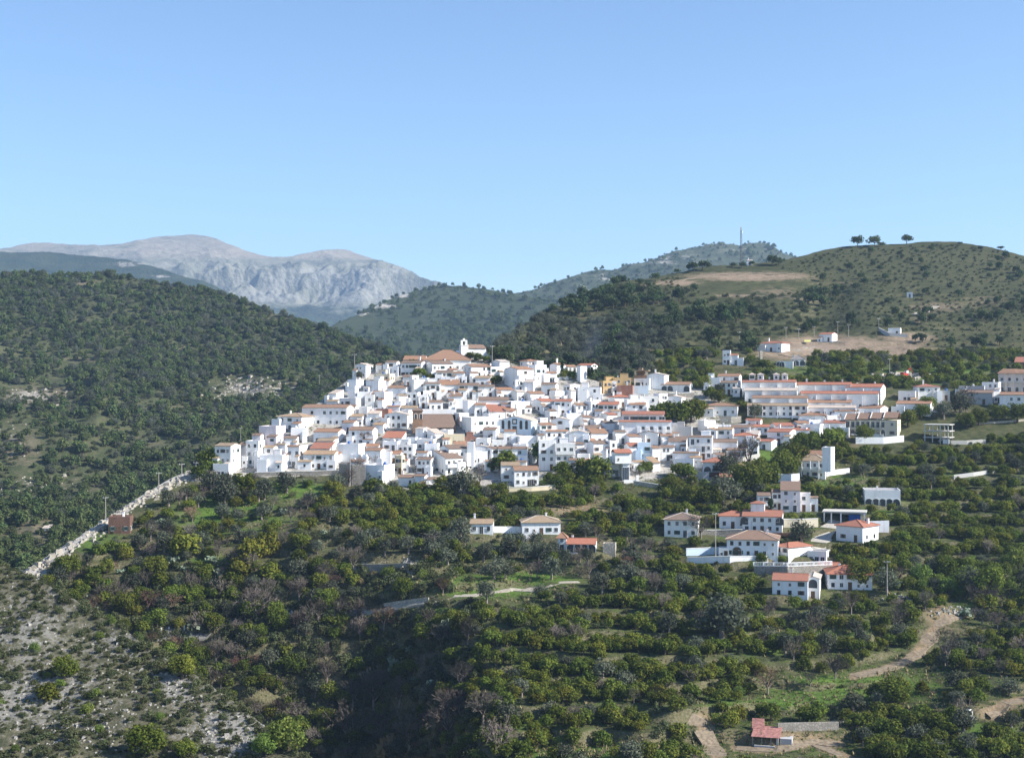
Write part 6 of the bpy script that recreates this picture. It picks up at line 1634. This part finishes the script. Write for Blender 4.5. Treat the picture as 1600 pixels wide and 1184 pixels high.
rock_mass('slope_rocks', 'grey rocks breaking through the foreground slope', [(60, 1085, 170, 80, 260, .08, .38), (140, 1135, 110, 50, 180, .08, .38), (280, 1075, 110, 40, 120, .1, .4), (350, 1150, 60, 50, 120, .1, .5), (60, 980, 140, 70, 120, .08, .35), (200, 1010, 140, 50, 90, .08, .35)], ['rocky_slope'], M['rock'])
rock_mass('hill_rocks', 'pale rocks of the outcrop on the left hill', [(380, 607, 80, 26, 190, .35, 1.3), (50, 618, 60, 14, 90, .35, 1.1), (440, 622, 30, 14, 50, .35, 1.0), (60, 765, 80, 26, 90, .3, .9), (20, 690, 40, 30, 60, .3, .9)], ['wooded_hill'], M['rock_pale'])
rock_mass('spoil_heap', 'pale spoil heap under the excavator', [(1405, 588, 40, 5, 130, .4, 1.2)], ['right_hill', 'hillside_ground'], M['pale_stone'])
rock_mass('rubble', 'pale rubble beside paths and terrace walls', [(640, 885, 16, 12, 50, .2, .7), (1310, 930, 0, 0, 0, 1, 1), (1405, 935, 30, 10, 40, .2, .6), (960, 790, 10, 20, 40, .2, .6), (1490, 955, 40, 12, 60, .2, .6), (690, 800, 30, 10, 40, .2, .7), (660, 845, 30, 10, 30, .2, .6)], ['hillside_ground'], M['rock'])
# grass, weeds and dry stalks on the open terraces and verges
def grass_mass(name, label, n, mats, boxes, seed, hmin, hmax):
    g = random.Random(seed); V = []; F = []; MI = []
    for _ in range(n):
        bx = g.choice(boxes); px, py = g.uniform(bx[0], bx[2]), g.uniform(bx[1], bx[3])
        if py < VB(px) + 2 or near_path(px, py, py - 1, 4): continue
        p = cast(px, py, ['hillside_ground'])
        if p is None: continue
        mi = 0 if g.random() < .72 else 1; h = g.uniform(hmin, hmax) * (1.6 if mi else 1)
        for k in range(5):
            a = g.uniform(0, 6.28); r = h * g.uniform(.3, .9); c, s_ = math.cos(a), math.sin(a); w = h * g.uniform(.12, .3); m = len(V)
            b0 = (p.x + c * .1, p.y + s_ * .1, p.z - .05)
            V += [(b0[0] - s_ * w, b0[1] + c * w, b0[2]), (b0[0] + s_ * w, b0[1] - c * w, b0[2]), (p.x + c * r, p.y + s_ * r, p.z + h * g.uniform(.6, 1.1))]
            F.append((m, m + 1, m + 2)); MI.append(mi)
    me = bpy.data.meshes.new(name); me.from_pydata(V, [], F)
    for m in mats: me.materials.append(m)
    me.polygons.foreach_set('material_index', MI); me.update(); tag(link_mesh(name, me), label, None, None, 'stuff')
grass_mass('grass', 'grass and weeds on the open terraces', 15000, [M['lgrass'], M['ldry']], [(640, 880, 905, 940), (1180, 1040, 1480, 1120), (1180, 980, 1330, 1010), (300, 760, 540, 850), (820, 1160, 1100, 1184), (1080, 1080, 1340, 1184), (1260, 920, 1600, 1000), (1180, 700, 1440, 770), (740, 930, 1200, 1184), (1300, 1000, 1600, 1184), (560, 900, 760, 1100), (860, 740, 1090, 800), (220, 850, 700, 1180)], 3, .22, .6)
# thin smoke from a garden fire behind the village
p = cast(925, 574, ['right_hill']); t = NT('smoke_air'); oc = t.objco(); ln = t.n('ShaderNodeVectorMath', operation='LENGTH'); t.l(oc, ln.inputs[0])
fall = t.math('POWER', t.ramp(ln.outputs['Value'], 1.0, 0.0), 2.0); nz = t.ramp(t.noise(1.8, 4, .6, oc), .35, .75)
v = t.n('ShaderNodeVolumePrincipled'); v.inputs['Color'].default_value = (.70, .80, .95, 1); t.l(t.math('MULTIPLY', t.math('MULTIPLY', fall, nz), .035), v.inputs['Density'])
t.l(v.outputs[0], t.out.inputs['Volume']); b = MB(); rings = 8
for k in range(rings):
    a0, a1 = math.pi * k / rings - math.pi / 2, math.pi * (k + 1) / rings - math.pi / 2
    for j in range(12):
        c0, c1 = 2 * math.pi * j / 12, 2 * math.pi * (j + 1) / 12
        b.poly([(math.cos(a0) * math.cos(c0), math.cos(a0) * math.sin(c0), math.sin(a0)), (math.cos(a0) * math.cos(c1), math.cos(a0) * math.sin(c1), math.sin(a0)), (math.cos(a1) * math.cos(c1), math.cos(a1) * math.sin(c1), math.sin(a1)), (math.cos(a1) * math.cos(c0), math.cos(a1) * math.sin(c0), math.sin(a1))])
o = b.build('smoke', t.m, None, (p.x, p.y - 12, p.z + 12)); o.scale = (8, 8, 17); o.rotation_euler = (0, R(14), 0); tag(o, 'faint bluish wisp of smoke behind the village', None, None, 'stuff')
# ------------------------------------------------------------------ labels that single each thing out: look, then nearest landmark, side and order
LAND = [('the brick church', 678, 655), ('the hall with tall arched windows', 811, 667), ('the hilltop chapel', 738, 548), ('the broad orange hip roof', 690, 568), ('the balcony block', 1008, 672),
    ('the concrete frame', 1466, 678), ('the cream apartment block', 1364, 668), ('the stepped apartments', 1230, 622), ('the canopied tower', 1002, 590), ('the slim louvred tower house', 970, 728),
    ('the corner-on villa', 1240, 866), ('the lowest red-roofed villa', 1240, 920), ('the small orange turret', 878, 848), ('the arched flat-roofed villa', 1378, 780), ('the farm shed', 1206, 1153),
    ('the brick ruin', 188, 820), ('the white storage tank', 1514, 1114), ('the lattice mast', 1158, 385), ('the red hip bungalow', 1211, 543), ('the small bungalow on its slab', 1294, 528), ('the grey pyramid roof', 1247, 566),
    ('the red excavator', 1414, 583), ('the pole by the retaining wall', 547, 737), ('the columned villa', 1267, 732), ('the concrete carport', 1320, 810), ('the twin-arched house', 1192, 820), ('the leftmost brown hip villa', 1066, 826),
    ('the pale footpath', 790, 922), ('the curving dirt track', 1425, 1026), ('the bottom-edge dirt track', 1105, 1150), ('the road with kerb stones', 380, 966), ('the white balustrade', 1240, 888),
    ('the stony left ridge', 230, 775), ('the pale outcrop', 385, 607), ('the house with the garage door', 820, 748), ('the tan-roofed house by the white wall', 753, 826), ('the cube-shaped blank house', 594, 745), ('the left tip of the village', 350, 725),
    ('the columned edge house', 1590, 598), ('the right-hand pole', 1386, 910), ('the top edge of the rocky slope', 230, 1008), ('the lowest dirt track', 1570, 1100), ('the dark terrace wall', 600, 890), ('the bare field', 1180, 448), ('the photo\'s lower left corner', 20, 1170), ('the photo\'s bottom centre', 800, 1180), ('the photo\'s left edge', 5, 960), ('the smoke wisp', 922, 540), ('the pale hill track', 1100, 432), ('the row of poles', 1250, 516), ('the flat-roofed hut on the slope', 1398, 518), ('the firebreak', 455, 605), ('the steep pale track', 1446, 485), ('the tiny hilltop hut', 1421, 461), ('the skyline pines', 1370, 378), ('the white gully hut', 75, 828), ('the far-left rock patch', 50, 618), ('the left hill summit', 150, 432), ('the saddle between the hills', 780, 530), ('the hilltop rim', 1500, 382), ('the photo\'s lower right corner', 1590, 1180)]
ORD = ['nearest', 'second', 'third', 'fourth', 'fifth', 'sixth', 'seventh', 'eighth', 'ninth', 'tenth', 'eleventh', 'twelfth', 'thirteenth', 'fourteenth', 'fifteenth', 'sixteenth', 'seventeenth', 'eighteenth', 'nineteenth', 'twentieth']
def ordinal(i):
    if i < 20: return ORD[i]
    tens = {2: 'twenty', 3: 'thirty', 4: 'forty', 5: 'fifty', 6: 'sixty', 7: 'seventy', 8: 'eighty', 9: 'ninety'}
    n = i + 1; t, u = divmod(n, 10)
    if t > 9: return f'{n}th'
    return (tens[t] + '-' + ('first', 'second', 'third', 'fourth', 'fifth', 'sixth', 'seventh', 'eighth', 'ninth')[u - 1]) if u else (tens[t][:-1] + 'ieth')
buck = {}
for o, desc, word, (px, py) in THINGS:
    if 'label' in o: continue
    d, k = min((math.hypot(px - lx, (py - ly) * 1.1), i) for i, (_, lx, ly) in enumerate(LAND))
    dx, dy = px - LAND[k][1], py - LAND[k][2]
    sx, sy = abs(dx) > .5 * abs(dy), abs(dy) > .5 * abs(dx)
    h, v = ('right' if dx > 0 else 'left'), ('below' if dy > 0 else 'above')
    side = f'{v} {h} of' if sx and sy else (f'{h} of' if sx else v)
    buck.setdefault((desc, k, side), []).append((d, o, desc))
for (word, k, side), lst in buck.items():
    lst.sort(key=lambda t: t[0])
    for i, (d, o, desc) in enumerate(lst):
        od = ordinal(i); od = od if od == 'nearest' else od + ' nearest'
        where = f'{od} {side} {LAND[k][0]}' if len(lst) > 1 else f'{side} {LAND[k][0]}'
        w = (desc + ', ' + where).split()
        if len(w) > 16 and i: where = where.replace(' nearest', '', 1); w = (desc + ', ' + where).split()
        if len(w) > 16: where = where.replace('the road with kerb stones', 'the kerbed road').replace('the house with the garage door', 'the garage-door house').replace('the hall with tall arched windows', 'the arched-window hall').replace('the tan-roofed house by the white wall', 'the small tan-roofed house').replace('the top edge of the rocky slope', 'the rocky slope edge'); w = (desc + ', ' + where).split()
        if len(w) > 16:
            dw = desc.split()
            for drop in ('one-storey', 'two-storey', 'three-storey', 'four-storey', 'clump', 'avocado-like', 'citrus-like', 'dense', 'narrow', 'long', 'low'):
                if len(w) <= 16: break
                if drop in dw: dw.remove(drop); w = (' '.join(dw) + ', ' + where).split()
            for drop in ('straw-coloured', 'pale', 'grey-green', 'clump', 'dark', 'green', 'yellowish', 'tree', 'on', 'the', 'left', 'wooded'):
                if len(w) <= 16: break
                if drop in dw[:-1]: dw.remove(drop); w = (' '.join(dw) + ', ' + where).split()
        o['label'] = ' '.join(w)
